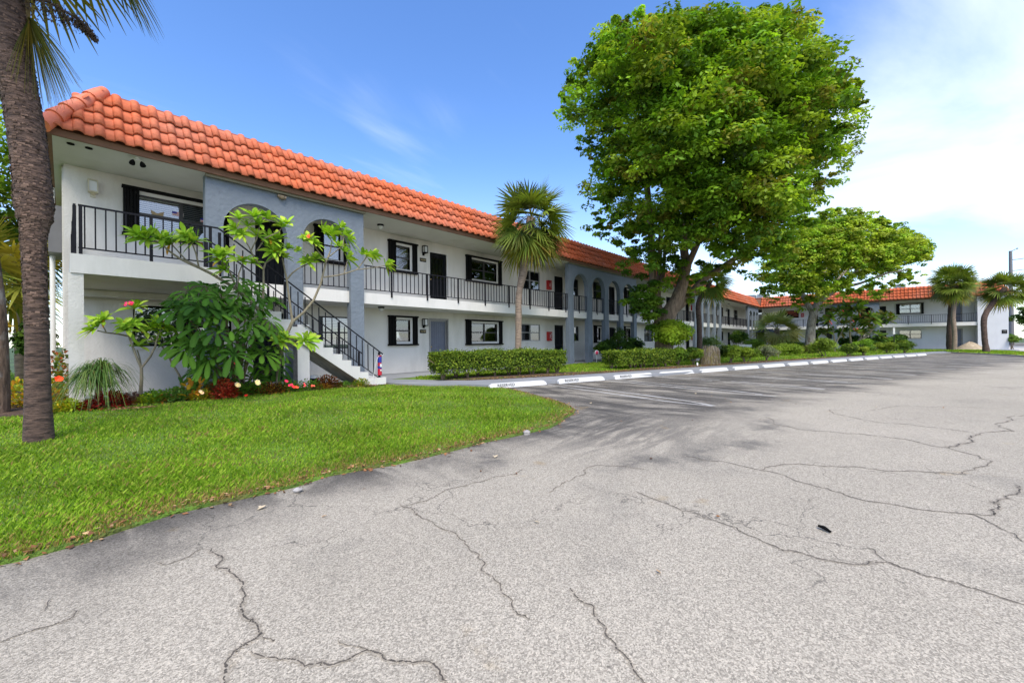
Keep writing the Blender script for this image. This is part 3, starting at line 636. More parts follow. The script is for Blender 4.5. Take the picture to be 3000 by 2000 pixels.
def ac(c, s, label):
    t = thing('air_conditioner', label, 'air conditioner', c, 'rooftop air conditioners'); x, y, z = c
    mb = MB(); mb.box((x-s/2, y-s/2, z), (x+s/2, y+s/2, z+.06)); mb.box((x-s/2+.02, y-s/2+.02, z+.9), (x+s/2-.02, y+s/2-.02, z+.96))
    for k in range(13):
        for sg in (-1, 1):
            q = -s/2+.04+k*(s-.08)/12; mb.box((x+q-.012, y+sg*(s/2-.03)-.012, z+.06), (x+q+.012, y+sg*(s/2-.03)+.012, z+.9)); mb.box((x+sg*(s/2-.03)-.012, y+q-.012, z+.06), (x+sg*(s/2-.03)+.012, y+q+.012, z+.9))
    mb.box((x-s/2+.07, y-s/2+.07, z+.06), (x+s/2-.07, y+s/2-.07, z+.9)); mb.build('casing', GALV, t)
    MB().lathe((x, y, z+.96), [(s*.4, 0), (s*.4, .02), (s*.2, .03), (0, .03)], 16).build('fan_guard', BLACK, t)
ac((66, 1.9, 6.56), 1.3, 'grey rooftop air conditioner at the inner corner, farther of the pair'); ac((66, .3, 6.56), 1.4, 'grey rooftop air conditioner at the inner corner, nearer of the pair'); ac((66.5, -13.5, 6.56), 1.0, 'grey rooftop air conditioner above the end wing')
# ------------------------------------------------------------------ ground
from mathutils.geometry import delaunay_2d_cdt
def inpoly(P, poly):
    x, y = P[:, 0], P[:, 1]; r = np.zeros(len(P), bool); n = len(poly)
    for i in range(n):
        x0, y0 = poly[i][:2]; x1, y1 = poly[(i+1) % n][:2]
        if abs(y1-y0) < 1e-9: continue
        c = ((y0 > y) != (y1 > y)) & (x < (x1-x0)*(y-y0)/(y1-y0)+x0); r ^= c
    return r
def dseg(P, poly, closed=True):
    d = np.full(len(P), 1e9); n = len(poly)
    for i in range(n if closed else n-1):
        a = np.array(poly[i][:2], float); b = np.array(poly[(i+1) % n][:2], float); ab = b-a; t = np.clip(((P-a)@ab)/(ab@ab+1e-12), 0, 1)
        d = np.minimum(d, np.linalg.norm(P-(a+t[:, None]*ab), axis=1))
    return d
def ssm(x, a, b): t = np.clip((x-a)/(b-a), 0, 1); return t*t*(3-2*t)
mb = MB(); mb.box((-900, -900, -.5), (1500, 1500, -.12)); GMAT = mat('distant_grass', (.05, .085, .02), .95, .3, .2)
struct(mb.build('ground', GMAT))
def asphalt():
    m, nt, N, Lk, B = newmat('asphalt'); B.inputs['Roughness'].default_value = .9; B.inputs['Specular IOR Level'].default_value = .3
    tc = N.new('ShaderNodeTexCoord'); sp = N.new('ShaderNodeSeparateXYZ'); Lk.new(tc.outputs['Object'], sp.inputs[0])
    def mth(op, a, b=None, c=None, clamp=False):
        q = N.new('ShaderNodeMath'); q.operation = op; q.use_clamp = clamp
        for i, v in enumerate((a, b, c)):
            if v is None: continue
            if isinstance(v, (int, float)): q.inputs[i].default_value = v
            else: Lk.new(v, q.inputs[i])
        return q.outputs[0]
    def noise(scale, det=5, rough=.55, mapping=None, dist=0):
        q = N.new('ShaderNodeTexNoise'); q.inputs['Scale'].default_value = scale; q.inputs['Detail'].default_value = det; q.inputs['Roughness'].default_value = rough; q.inputs['Distortion'].default_value = dist
        if mapping:
            mp = N.new('ShaderNodeMapping'); mp.inputs['Rotation'].default_value = mapping[0]; mp.inputs['Scale'].default_value = mapping[1]; Lk.new(tc.outputs['Object'], mp.inputs[0]); Lk.new(mp.outputs[0], q.inputs['Vector'])
        else: Lk.new(tc.outputs['Object'], q.inputs['Vector'])
        return q.outputs[0]
    def rng_(v, a, b, lo=0., hi=1., ty='SMOOTHSTEP'):
        q = N.new('ShaderNodeMapRange'); q.interpolation_type = ty; q.inputs['From Min'].default_value = a; q.inputs['From Max'].default_value = b; q.inputs['To Min'].default_value = lo; q.inputs['To Max'].default_value = hi; Lk.new(v, q.inputs['Value']); return q.outputs[0]
    def mix(f, a, b):
        q = N.new('ShaderNodeMix'); q.data_type = 'RGBA'; Lk.new(f, q.inputs[0]) if not isinstance(f, float) else setattr(q.inputs[0], 'default_value', f)
        for i, v in ((6, a), (7, b)):
            if isinstance(v, tuple): q.inputs[i].default_value = (*v, 1)
            else: Lk.new(v, q.inputs[i])
        return q.outputs[2]
    x, y = sp.outputs[0], sp.outputs[1]
    t1 = mth('MULTIPLY_ADD', x, -.29, -10.35+.29*8.4); T = mth('MINIMUM', t1, -9.05)
    d = mth('SUBTRACT', y, T)                                   # >0 : worn dark sealcoat of the bays and verge
    nz = mth('MULTIPLY', mth('SUBTRACT', noise(.55, 7, .62, ((0, 0, .3), (1, 1, 1))), .5), 3.4)
    dk = rng_(mth('ADD', d, nz), -.8, .9)
    wear = noise(1.1, 9, .66, ((0, 0, .283), (1.7, .55, 1)), .8)  # worn streaks along the bays
    wr = rng_(wear, .43, .64); dark = mix(wr, (.095, .086, .074), (.31, .278, .224))
    tar = rng_(noise(.33, 6, .6), .3, .7); light = mix(tar, (.370, .328, .258), (.455, .403, .318))
    farl = mix(rng_(noise(.12, 4), .35, .65), light, (.43, .382, .302))
    base = mix(dk, farl, dark)
    # tyre scuffs where cars turn in
    sc = noise(2.2, 8, .7, ((0, 0, 1.0), (.35, 2.2, 1)), .6)
    cx = mth('SUBTRACT', x, 5.2); cy = mth('SUBTRACT', y, -9.1); rr = mth('SQRT', mth('ADD', mth('MULTIPLY', cx, cx), mth('MULTIPLY', cy, cy)))
    scf = mth('MULTIPLY', rng_(rr, 2.6, .2), rng_(sc, .36, .56)); base = mix(mth('MULTIPLY', scf, .75), base, (.075, .07, .065))
    ax_ = mth('SUBTRACT', x, 5.9); ay_ = mth('SUBTRACT', y, -7.6); ar = mth('SQRT', mth('ADD', mth('MULTIPLY', ax_, ax_), mth('MULTIPLY', ay_, ay_)))
    arc = mth('MULTIPLY', rng_(mth('ABSOLUTE', mth('SUBTRACT', ar, 3.35)), .42, .05), rng_(noise(1.3, 6, .65), .46, .62)); base = mix(mth('MULTIPLY', arc, .62), base, (.09, .085, .078))
    wt = mth('MULTIPLY', rng_(noise(.8, 7, .6), .55, .72), .35); base = mix(wt, base, (.20, .185, .155))
    rust = mth('MULTIPLY', rng_(noise(1.7, 5), .66, .74), .45); base = mix(rust, base, (.33, .23, .10))
    # aggregate
    ag = noise(260, 2, .6); v = N.new('ShaderNodeTexVoronoi'); v.inputs['Scale'].default_value = 160; Lk.new(tc.outputs['Object'], v.inputs['Vector'])
    sep2 = N.new('ShaderNodeSeparateColor'); Lk.new(v.outputs['Color'], sep2.inputs[0])
    a1 = rng_(sep2.outputs[0], 0, 1, .58, 1.40, 'LINEAR'); a2 = rng_(ag, .3, .7, .72, 1.25, 'LINEAR')
    k = N.new('ShaderNodeVectorMath'); k.operation = 'SCALE'; Lk.new(base, k.inputs[0]); Lk.new(mth('MULTIPLY', a1, a2), k.inputs['Scale'])
    v3 = N.new('ShaderNodeTexVoronoi'); v3.inputs['Scale'].default_value = 17; Lk.new(tc.outputs['Object'], v3.inputs['Vector']); pit = mth('MULTIPLY', rng_(v3.outputs['Distance'], .16, .07), rng_(noise(9, 2), .52, .6))
    pk_ = N.new('ShaderNodeMix'); pk_.data_type = 'RGBA'; Lk.new(mth('MULTIPLY', pit, .6), pk_.inputs[0]); Lk.new(k.outputs[0], pk_.inputs[6]); pk_.inputs[7].default_value = (.07, .062, .05, 1)
    # hairline crazing
    vc = N.new('ShaderNodeTexVoronoi'); vc.feature = 'DISTANCE_TO_EDGE'; vc.inputs['Scale'].default_value = 1.15
    wv = N.new('ShaderNodeVectorMath'); wv.operation = 'ADD'; nn = N.new('ShaderNodeTexNoise'); nn.inputs['Scale'].default_value = 5; nn.inputs['Detail'].default_value = 6; Lk.new(tc.outputs['Object'], nn.inputs['Vector'])
    ns = N.new('ShaderNodeVectorMath'); ns.operation = 'SCALE'; ns.inputs['Scale'].default_value = .38; Lk.new(nn.outputs['Color'], ns.inputs[0]); Lk.new(tc.outputs['Object'], wv.inputs[0]); Lk.new(ns.outputs[0], wv.inputs[1]); Lk.new(wv.outputs[0], vc.inputs['Vector'])
    cr = mth('MULTIPLY', rng_(vc.outputs['Distance'], .008, .002), rng_(noise(.45, 3), .50, .60))
    fin = mix(mth('MULTIPLY', cr, .6), pk_.outputs[2], (.05, .045, .038))
    Lk.new(fin, B.inputs['Base Color'])
    bp = N.new('ShaderNodeBump'); bp.inputs['Strength'].default_value = .7; bp.inputs['Distance'].default_value = .006; Lk.new(mth('ADD', sep2.outputs[0], ag), bp.inputs['Height']); Lk.new(bp.outputs[0], B.inputs['Normal'])
    return m
mb = MB(); mb.box((-60, -70, -.30), (150, 3, -.08)); struct(mb.build('road', asphalt()))
# lawn
lawn_px = [(0,1643),(60,1632),(130,1618),(255,1575),(380,1535),(510,1499),(640,1468),(765,1441),(870,1416),(969,1390),(1060,1373),(1148,1358),(1240,1336),(1339,1314),(1420,1293),(1505,1275),(1560,1262),(1607,1250),(1640,1236),(1664,1222),(1678,1210),(1680,1200),(1668,1190),(1645,1180),(1610,1168),(1569,1158),(1505,1141),(1455,1132)]
edge = [tuple(G(x, y, -.06)[:2]) for x, y in lawn_px]; edge.sort(key=lambda q: 0)
edge = [(-30, -9.6), (-12, -9.0), (-4, -8.7), (-1.2, -8.58)]+[e for e in edge if e[0] > -.5]
edge = [(a+rng.normal(0, .012), b+rng.normal(0, .02)) for a, b in edge]
LAWN = edge+[(7.52, -4.05), (7.35, -3.45), (6.85, -2.85), (6.42, -2.05), (6.30, -1.0), (6.2, -.36), (.2, -.36), (-.06, -.36), (-.06, 14), (-30, 14)]
def lawn_z(P):
    d = dseg(P, LAWN[:len(edge)+5], closed=False); return -.055+.135*ssm(d, 0, 3.6)+.012*np.sin(P[:, 0]*1.7+1)*np.sin(P[:, 1]*1.3)*ssm(d, 0, 2)
def surface(name, poly, zf, mats, step=.4, skirt=.1, near=None):
    xs = [p[0] for p in poly]; ys = [p[1] for p in poly]
    gx, gy = np.meshgrid(np.arange(min(xs), max(xs), step), np.arange(min(ys), max(ys), step)); P = np.c_[gx.ravel(), gy.ravel()]
    P = P[inpoly(P, poly)]; P = P[dseg(P, poly) > step*.35]
    bn = []
    for i in range(len(poly)):
        a = np.array(poly[i][:2]); b = np.array(poly[(i+1) % len(poly)][:2]); k = max(1, int(np.linalg.norm(b-a)/(step*1.5)))
        for j in range(k): bn.append(a+(b-a)*j/k)
    n = len(bn); pts = [Vector((p[0], p[1])) for p in bn]+[Vector((p[0], p[1])) for p in P]
    r = delaunay_2d_cdt(pts, [], [list(range(n))], 1, 1e-5)
    V = np.array([(v[0], v[1]) for v in r[0]]); z = zf(V); V3 = np.c_[V, z]
    vs = [tuple(v) for v in V3]; fs = [tuple(f) for f in r[2]]
    o = len(vs); bz = zf(np.array(bn)); sk = []
    for p, zz in zip(bn, bz): vs.append((p[0], p[1], zz)); vs.append((p[0], p[1], zz-skirt))
    for i in range(n): j = (i+1) % n; fs.append((o+2*i, o+2*i+1, o+2*j+1, o+2*j))
    mb = MB(); mb.add(vs, fs, 0, True); ob = mb.build(name, mats)
    return ob
LAWNMAT = mat('lawn_soil_and_thatch', (.11, .20, .02), .95, .35, 3, 1.0, 50, dirt=(.15, .11, .04), dscale=2.2, bdist=.03)
struct(surface('lawn', LAWN, lawn_z, LAWNMAT, .35))
# walkway along the bays, corridor paving
bk = [(6.95, -.36), (7.55, -1.7), (8.15, -2.85), (10.5, -3.90), (13.3, -4.72), (17.3, -5.84), (22.7, -7.35), (29.5, -9.2), (38, -11.5), (44.5, -13.3), (50, -15.2), (55, -17.3), (L-.4, -18.6)]
ft = [(L-.4, -21.6), (56, -20.2), (50.5, -17.0), (46.2, -15.0), (43.9, -14.5), (34.7, -12.1), (25.8, -9.62), (19.25, -7.86), (14.7, -6.62), (11.75, -5.72), (9.13, -4.86), (7.6, -4.32), (7.50, -3.9), (7.30, -3.4), (6.80, -2.8), (6.38, -2.0), (6.25, -1.0), (6.16, -.36)]
mb = MB(); mb.prism([tuple(p) for p in (ft[::-1][:1]+ft[::-1][1:]+bk[::-1])][::-1] if False else bk[::-1]+ft[::-1], -.2, 0)
wk = struct(mb.build('walkway', CONC))
mb = MB(); mb.box((.18, -.36, -.2), (L+w-.01, w-.002, -.004)); mb.box((L-.4, -21.6, -.2), (L+w-.01, -.36, -.005)); struct(mb.build('corridor_paving', CONC))
GARD = [(6.97, -.37)]+[(x+.01, y+.01) for x, y in bk[1:]]+[(L-.41, -18.5), (L-.41, -.37)]
def gz(P): d = dseg(P, GARD); return -.012+.05*ssm(d, 0, 2.5)
struct(surface('lawn', GARD, gz, LAWNMAT, .8))
SOILP = [(7.75, -2.25), (8.25, -2.95), (10.5, -3.97), (13.3, -4.78), (17.3, -5.90), (22.7, -7.41), (29.5, -9.26), (37.0, -11.3), (37.2, -10.8), (29.6, -8.5), (22.9, -6.5), (17.6, -4.9), (13.6, -4.3), (11.9, -3.1), (9.5, -1.9), (8.2, -1.3)]
struct(surface('soil_bed', SOILP, lambda P: .012+.035*ssm(dseg(P, SOILP), 0, .5)+.01*np.sin(P[:, 0]*7)*np.cos(P[:, 1]*9), SOIL, .3))
BEDP = [(-3, -1.9), (-.4, -2.5), (1.2, -2.55), (2.8, -2.5), (4.2, -2.25), (5.2, -1.95), (5.9, -1.7), (5.8, -.5), (-.1, -.5), (-.12, 3), (-3, 3)]
struct(surface('soil_bed', BEDP, lambda P: lawn_z(P)+.02+.03*ssm(dseg(P, BEDP), 0, .4)+.01*np.sin(P[:, 0]*9)*np.cos(P[:, 1]*8), SOIL, .2))
sp_px = [(2772, 1031), (2840, 1034), (2900, 1036.5), (2960, 1039.5), (3000, 1042), (3120, 1049), (3120, 1040), (3000, 1031), (2950, 1028), (2860, 1025.5), (2800, 1025.5)]
STRIP = [tuple(G(x, y, -.02)[:2]) for x, y in sp_px]
struct(surface('lawn', STRIP, lambda P: -.03+.03*ssm(dseg(P, STRIP), 0, .8), LAWNMAT, .6))
mb = MB()
for a, b in zip(STRIP[:5], STRIP[1:6]):
    a, b = np.array(a), np.array(b); mb.obox((a+b)/2, b-a, np.linalg.norm(b-a)+.05, .18, -.2, .0)
struct(mb.build('kerb', CONC2))
mb = MB(); q = [tuple(G(x, y, -.03)[:2]) for x, y in [(2795, 1025), (2860, 1025), (2950, 1027.5), (3000, 1030.5), (3120, 1039), (3120, 1018), (2962, 1018.5)]]
mb.prism([(L-.42, -18.2)]+q[:0]+[q[0], q[1], q[2], q[3], q[4], q[5], (90, -34), (90, -21), (L+3, -21.4), (L-.42, -21.7)][::1], -.25, -.045) if False else None
mb.prism([(52, -16.9), (49, -19.5), (44, -21.5), (44, -30), (90, -40), (90, -21.2), (L-.41, -21.2), (L-.41, -17.5)], -.3, -.062)
struct(mb.build('pavement', CONC2))
mb = MB(); c = PD(2845, 1024, 50); c = G(2848, 1024, 0)
V = []; Fc = []
for i in range(13):
    for j in range(24):
        r = i/12; a = 2*math.pi*j/24; hh = .75*(1-r**1.5)*(1+.1*math.sin(a*3)); V.append((c[0]+1.5+math.cos(a)*r*1.1, c[1]+math.sin(a)*r*1.1, max(0, hh)*(1 if i < 12 else 0)-.03))
for i in range(12):
    for j in range(24): Fc.append((i*24+j, (i+1)*24+j, (i+1)*24+(j+1) % 24, i*24+(j+1) % 24))
tag(mb.add(V, Fc, 0, True).build('sand_mound', SAND), 'low mound of tan sand against the end wing beside the curved palm', 'sand pile')
# painted bays
PAINT = mat('worn_white_paint', (.47, .455, .42), .85, .15, 6, dirt=(.20, .195, .185), dscale=5)
dl = np.array([1, -.287]); dl /= np.linalg.norm(dl); pr = np.array([dl[1], -dl[0]]); pr = -pr if pr[1] > 0 else pr
mb = MB()
for k in range(17):
    cx = 9.42+k*2.17; cy = -4.98-.287*(cx-9.42)
    for s in (-.2, .2):
        a = np.array([cx, cy])+dl*s; n = 14; l0, l1 = .15, 5.0
        for i in range(n):
            t0 = l0+(l1-l0)*i/n; t1 = l0+(l1-l0)*(i+1)/n; wd = .045*random.uniform(.55, 1.1)
            if random.random() < .08 and k > 0: continue
            p = a+pr*t0; q = a+pr*t1; o = dl*wd; z = -.0765
            p = p+dl*(s*-.9*max(0, t0-4.2)/.8*1.); q = q+dl*(s*-.9*max(0, t1-4.2)/.8*1.)
            mb.add([(*(p-o), z), (*(q-o), z), (*(q+o), z), (*(p+o), z)], [(0, 1, 2, 3)])
struct(mb.build('bay_markings', PAINT))
# cracks in the asphalt
CRK = mat('open_crack', (.085, .073, .058), 1, .3, 10)
cracks = [
 ([(620,1606),(650,1632),(633,1657),(680,1680),(704,1703),(711,1730),(714,1759),(707,1785),(718,1808),(740,1815),(755,1835),(768,1856),(720,1885),(686,1907),(663,1953),(655,2010)], .011),
 ([(735,1907),(816,1933),(867,1933),(944,1940),(995,1940),(1040,1920),(1082,1905),(1120,1918),(1158,1938),(1200,1938),(1270,1945),(1312,2005)], .009), ([(768,1865),(800,1878),(806,1872)], .004), ([(990,1875),(1040,1893),(1082,1905)], .004),
 ([(1171,1476),(1215,1500),(1256,1524),(1310,1553),(1358,1582),(1375,1610),(1416,1645),(1445,1690),(1467,1722),(1500,1775),(1553,1814)], .007),
 ([(1671,1722),(1700,1760),(1747,1811),(1775,1860),(1824,1913),(1850,1950),(1894,2005)], .009),
 ([(1865,1441),(1915,1462),(1964,1480),(2030,1498),(2092,1524),(2168,1556),(2230,1583),(2296,1614),(2350,1620),(2411,1639),(2470,1648),(2538,1654),(2545,1645),(2610,1648),(2679,1673),(2760,1697),(2857,1725),(3010,1775)], .009),
 ([(2538,1600),(2570,1625),(2600,1645)], .006),
 ([(2000,1335),(2041,1339),(2120,1352),(2232,1378),(2300,1392),(2360,1416),(2440,1438),(2538,1467),(2620,1478),(2720,1495),(2781,1502),(2857,1505),(2915,1502)], .009),
 ([(2840,1503),(2930,1548),(3010,1592)], .008),
 ([(2232,1378),(2255,1366),(2283,1362),(2423,1366),(2520,1368),(2653,1380),(2740,1385),(2832,1391),(2855,1375),(2870,1367),(2895,1360),(2908,1352),(2870,1335),(2780,1312),(2680,1293),(2538,1273),(2420,1263),(2334,1256),(2270,1243),(2219,1218)], .009),
 ([(2780,1311),(2810,1300),(2840,1283),(2868,1270)], .020), ([(2868,1270),(2920,1240),(2960,1220),(3010,1190)], .011),
 ([(2975,1420),(2985,1435),(2960,1450),(2925,1465),(2910,1470),(2928,1485),(2912,1508)], .013),
 ([(1180,1486),(1230,1470),(1275,1454),(1305,1435),(1378,1416),(1430,1405),(1492,1390),(1530,1372)], .006),
 ([(1600,1445),(1645,1416),(1690,1395),(1709,1378),(1760,1362),(1824,1365),(1900,1378)], .006),
 ([(0,1882),(60,1858),(130,1838),(180,1822),(217,1805),(216,1790)], .006), ([(455,1645),(495,1652),(530,1640),(556,1628),(590,1606)], .005), ([(130,1790),(155,1750)], .004),
 ([(2470,1195),(2600,1240),(2740,1252),(2850,1268)], .007), ([(1990,1262),(2060,1245),(2100,1238)], .006), ([(2545,1205),(2640,1187),(2780,1190),(2920,1196)], .006)]
mb = MB(); halo = MB()
for pts, wd in cracks:
    P = [G(x, y, -.08)[:2] for x, y in pts]
    for lv in range(4):
        Q = [P[0]]
        for a, b in zip(P[:-1], P[1:]):
            l = np.linalg.norm(b-a); n = np.array([-(b-a)[1], (b-a)[0]])/max(l, 1e-6); Q += [(a+b)/2+n*rng.normal(0, .10*l if l > .02 else 0), b]
        P = Q
    n = len(P); wds = wd*.62*np.abs(1+np.cumsum(rng.normal(0, .12, n))*.25*0+rng.normal(0, .45, n)).clip(.25, 1.9); e = []
    for i in range(n):
        t = P[min(i+1, n-1)]-P[max(i-1, 0)]; t = t/max(np.linalg.norm(t), 1e-6); nn = np.array([-t[1], t[0]]); ww = wds[i]*.5*(1 if 2 < i < n-3 else .4); e.append((P[i]-nn*ww, P[i]+nn*ww))
    hv = []
    for i in range(n):
        o_ = (e[i][1]-e[i][0])*(.5+abs(rng.normal(0, .7))); hv += [(*(e[i][0]-o_), -.0778), (*(e[i][1]+o_), -.0778)]
    halo.add(hv, [(2*i, 2*i+2, 2*i+3, 2*i+1) for i in range(n-1)])
    vs = [(*q, -.0762) for pr_ in e for q in pr_]; mb.add(vs, [(2*i, 2*i+2, 2*i+3, 2*i+1) for i in range(n-1) if random.random() > .07])
struct(mb.build('road_cracks', CRK)); struct(halo.build('road_cracks', mat('crumbled_crack_edge', (.32, .28, .22), 1, .35, 30)))
# wheel stops
def stop_mesh():
    mb = MB(); l, h = .90, .125
    prof = lambda e, k: [(-.085, 0), (-.075, h*.35), (-.05, h), (.05, h), (.075, h*.35), (.085, 0)]
    secs = [(-l, .62, .55), (-l+.10, 1, 1), (l-.10, 1, 1), (l, .62, .55)]
    vs = []
    for x, sy, sz in secs:
        for y, z in prof(0, 0): vs.append((x, y*(.8+.2*sy), z*sz))
    fs = [(i*6+k, (i+1)*6+k, (i+1)*6+k+1, i*6+k+1) for i in range(3) for k in range(5)]; fs += [(5, 4, 3, 2, 1, 0), (18, 19, 20, 21, 22, 23)]; mb.add(vs, [f[::-1] for f in fs]); return mb
ordn = ['nearest', 'second', 'third', 'fourth', 'fifth', 'sixth', 'seventh', 'eighth', 'ninth', 'tenth', 'eleventh', 'twelfth', 'thirteenth', 'fourteenth', 'fifteenth', 'farthest']
proto = None
for k in range(16):
    x = 8.36+k*2.17; y = -4.70-.287*(x-8.36)
    lab = (f'white concrete wheel stop stencilled with faded RESERVED, {ordn[k]} along the walkway' if k < 3 else f'plain white concrete wheel stop, {ordn[k]} from the near end of the row')
    if proto is None:
        proto = stop_mesh().build('wheel_stop', STOPW); o = proto
    else: o = proto.copy(); COL.objects.link(o)
    o.location = (x, y, -.078); o.rotation_euler = (0, 0, math.atan2(dl[1], dl[0])+random.uniform(-.02, .02))
    tag(o, lab, 'wheel stop', 'white wheel stops along the parking bays')
    if k < 3:
        c, s_ = math.cos(o.rotation_euler.z), math.sin(o.rotation_euler.z); nd = np.array([s_, -c]); nf = np.array([*(nd*.96), .28]); zd = np.array([*(-nd*.30), .954])
        tp = np.array([x-.42*c, y-.42*s_, -.078])+np.array([*(nd*.0735), .070])
        tobj = put_text('RESERVED', .105, tp, (c, s_, 0), zd/np.linalg.norm(zd), nf, INK, None, 'lettering', 1.15)
        tobj.parent = o; tobj.matrix_parent_inverse = (Matrix.Translation(o.location) @ o.rotation_euler.to_matrix().to_4x4()).inverted()
# ------------------------------------------------------------------ foliage tools
def unit(v): return v/np.maximum(np.linalg.norm(v, axis=-1, keepdims=True), 1e-9)
def pal(n, cols, sd=.15, w=None):
    cols = np.array(cols, float); i = rng.choice(len(cols), n, p=w); c = cols[i]*(1+rng.normal(0, sd, (n, 1))); return np.clip(c, .004, 1)
def leaf_quads(C, nrm, size, asp=.5, bend=.18):
    n = len(C); r = rng.normal(size=(n, 3)); t = unit(np.cross(nrm, r)); b = np.cross(nrm, t); s = np.asarray(size).reshape(-1, 1)
    V = np.empty((n, 4, 3)); V[:, 0] = C-t*s*.5; V[:, 1] = C+b*s*asp*.5-nrm*s*bend*.3; V[:, 2] = C+t*s*.5-nrm*s*bend; V[:, 3] = C-b*s*asp*.5-nrm*s*bend*.3
    F = np.arange(n*4).reshape(n, 4); return V.reshape(-1, 3), F
def leaf_mesh(name, C, nrm, size, col, parent=None, m=None, asp=.5):
    V, F = leaf_quads(C, nrm, size, asp); return np_mesh(name, V, F, m or LEAF, parent, np.repeat(col, 4, 0))
def clump_cloud(centers, radii, per, size, cols, flat=.75, up=.7, w=None, csd=.18):
    """clumps of leaves on the outer shells of many small ellipsoids"""
    k = len(centers); n = k*per; idx = np.repeat(np.arange(k), per)
    d = unit(rng.normal(size=(n, 3))); d[:, 2] = np.where(rng.random(n) < .62, np.abs(d[:, 2]), d[:, 2])
    rr = rng.random(n)**.35; rad = np.asarray(radii)[idx]
    C = centers[idx]+d*(rr*rad)[:, None]*np.array([1, 1, flat])
    nr = unit(d+np.array([0, 0, up])+rng.normal(0, .45, (n, 3)))
    cc = pal(k, cols, csd, w)[idx]*(1+rng.normal(0, .16, (n, 1))); return C, nr, size*(1+rng.normal(0, .22, n)).clip(.5, 1.6), np.clip(cc, .004, 1)
class LA:
    def __init__(s): s.V = []; s.F = []; s.C = []
    def strip(s, pts, wid, side, col, col2=None):
        """pts k x3, widths k, side dir"""
        o = len(s.V); k = len(pts); side = np.asarray(side)
        for i, (p, wd) in enumerate(zip(pts, wid)):
            sd = side if side.ndim == 1 else side[i]
            s.V += [p-sd*wd*.5, p+sd*wd*.5]; c = col if col2 is None else col+(col2-col)*i/(k-1); s.C += [c, c]
        for i in range(k-1): s.F.append((o+2*i, o+2*i+2, o+2*i+3, o+2*i+1))
    def build(s, name, m, parent=None): return np_mesh(name, np.array(s.V), np.array(s.F), m, parent, np.clip(np.array(s.C), .003, 1))
TRS = 1.0
GREENS = [(.045,.115,.014), (.065,.16,.018), (.10,.22,.022), (.15,.27,.03), (.035,.085,.012)]
# ------------------------------------------------------------------ palms (fan leaved)
def fan(A, hub, ax, r, cols, n=30, spread=2.35, droop=.35, yel=0.):
    ax = ax/np.linalg.norm(ax); ref = np.array([0, 0, 1.]); sd = np.cross(ax, ref); sd = sd/max(np.linalg.norm(sd), 1e-6)
    tilt = rng.normal(0, .5); nm = np.cross(sd, ax); sd2 = sd*math.cos(tilt)+nm*math.sin(tilt); sd = sd2; nm = np.cross(sd, ax)
    base = np.array(cols[rng.integers(len(cols))])*(1+rng.normal(0, .12))
    for i in range(n):
        ph = -spread+2*spread*(i+.5)/n+rng.normal(0, .03); ln = r*(1-.22*abs(ph)/spread)*(1+rng.normal(0, .05))
        d = ax*math.cos(ph)+sd*math.sin(ph)-nm*.18*math.cos(ph); d = d/np.linalg.norm(d); wd = np.cross(d, nm); wd = wd/max(np.linalg.norm(wd), 1e-6)
        pts = []; t_ = [.04, .35, .62, .84, 1.0]
        for t in t_:
            p = hub+d*ln*t; p = p-np.array([0, 0, 1])*droop*ln*max(0, t-.3)**1.7; pts.append(p)
        wide = ln*spread*2/n*.75
        yc = np.array([.34, .25, .05]); c = base*(1+rng.normal(0, .16)); c = c+(yc-c)*yel*rng.random()**1.5
        A.strip(pts, [.01, wide*.52, wide*.46, wide*.26, .003], wd, c, c*.9+yc*.10)
def palm(label, base, top, rad, crown_r, nfr=46, trunk_mat=PALMBARK2, mid=None, group=None, drop=.5, leafr=.62, green=None, dens=28, low=-.75):
    nfr = int(nfr*.78); dens = int(dens*.72)
    t = thing('palm_tree', label, 'palm tree', base, group)
    pts = [base]+(mid or [])+[top]; P = []; 
    # smooth path
    arr = np.array(pts, float); k = len(arr); seg = 10
    for i in range(k-1):
        p0 = arr[max(i-1, 0)]; p1 = arr[i]; p2 = arr[i+1]; p3 = arr[min(i+2, k-1)]
        for j in range(seg):
            u = j/seg; P.append(.5*((2*p1)+(-p0+p2)*u+(2*p0-5*p1+4*p2-p3)*u*u+(-p0+3*p1-3*p2+p3)*u**3))
    P.append(arr[-1]); n = len(P); rr = [rad(i/(n-1)) if callable(rad) else rad*(1.12-.2*i/(n-1)) for i in range(n)]
    MB().tube(P, rr, 16, jit=.05).build('trunk', trunk_mat, t)
    A = LA(); Pt = LA(); top = np.array(top, float); green = green or [(.06,.125,.018), (.085,.165,.022), (.13,.22,.03), (.045,.09,.02)]
    for i in range(nfr):
        f = i/(nfr-1); el = 1.35+(low-1.35)*f**.85+rng.normal(0, .10); az = i*2.39996+rng.normal(0, .2)
        d = np.array([math.cos(az)*math.cos(el), math.sin(az)*math.cos(el), math.sin(el)]); pl = crown_r*(1-leafr)*(1+rng.normal(0, .12))
        st = top+np.array([0, 0, -.25*crown_r*f*drop]); hub = st+d*pl; hub[2] -= .1*pl
        q = np.cross(d, [0, 0, 1]); q = q/max(np.linalg.norm(q), 1e-6)
        Pt.strip([st, (st+hub)/2+np.array([0, 0, .02]), hub], [.05*crown_r*.5, .02*crown_r, .014*crown_r], q, np.array([.12, .13, .04]))
        fan(A, hub, unit(d+np.array([0, 0, -.15*f])), crown_r*leafr*(1.0 if f > .1 else .8), green, dens, 2.0, .10+.34*f, .10+.7*(f > .92))
    A.build('crown', PALM, t); Pt.build('leaf_stalks', PALM, t); return t
def gp(px, Y, z=0):    # ground point under a photo column at world Y
    lo, hi = 1016, 1900
    p = PY(px, 1200, Y); X = p[0]; 
    for _ in range(3):
        pass
    return np.array([X, Y, z])
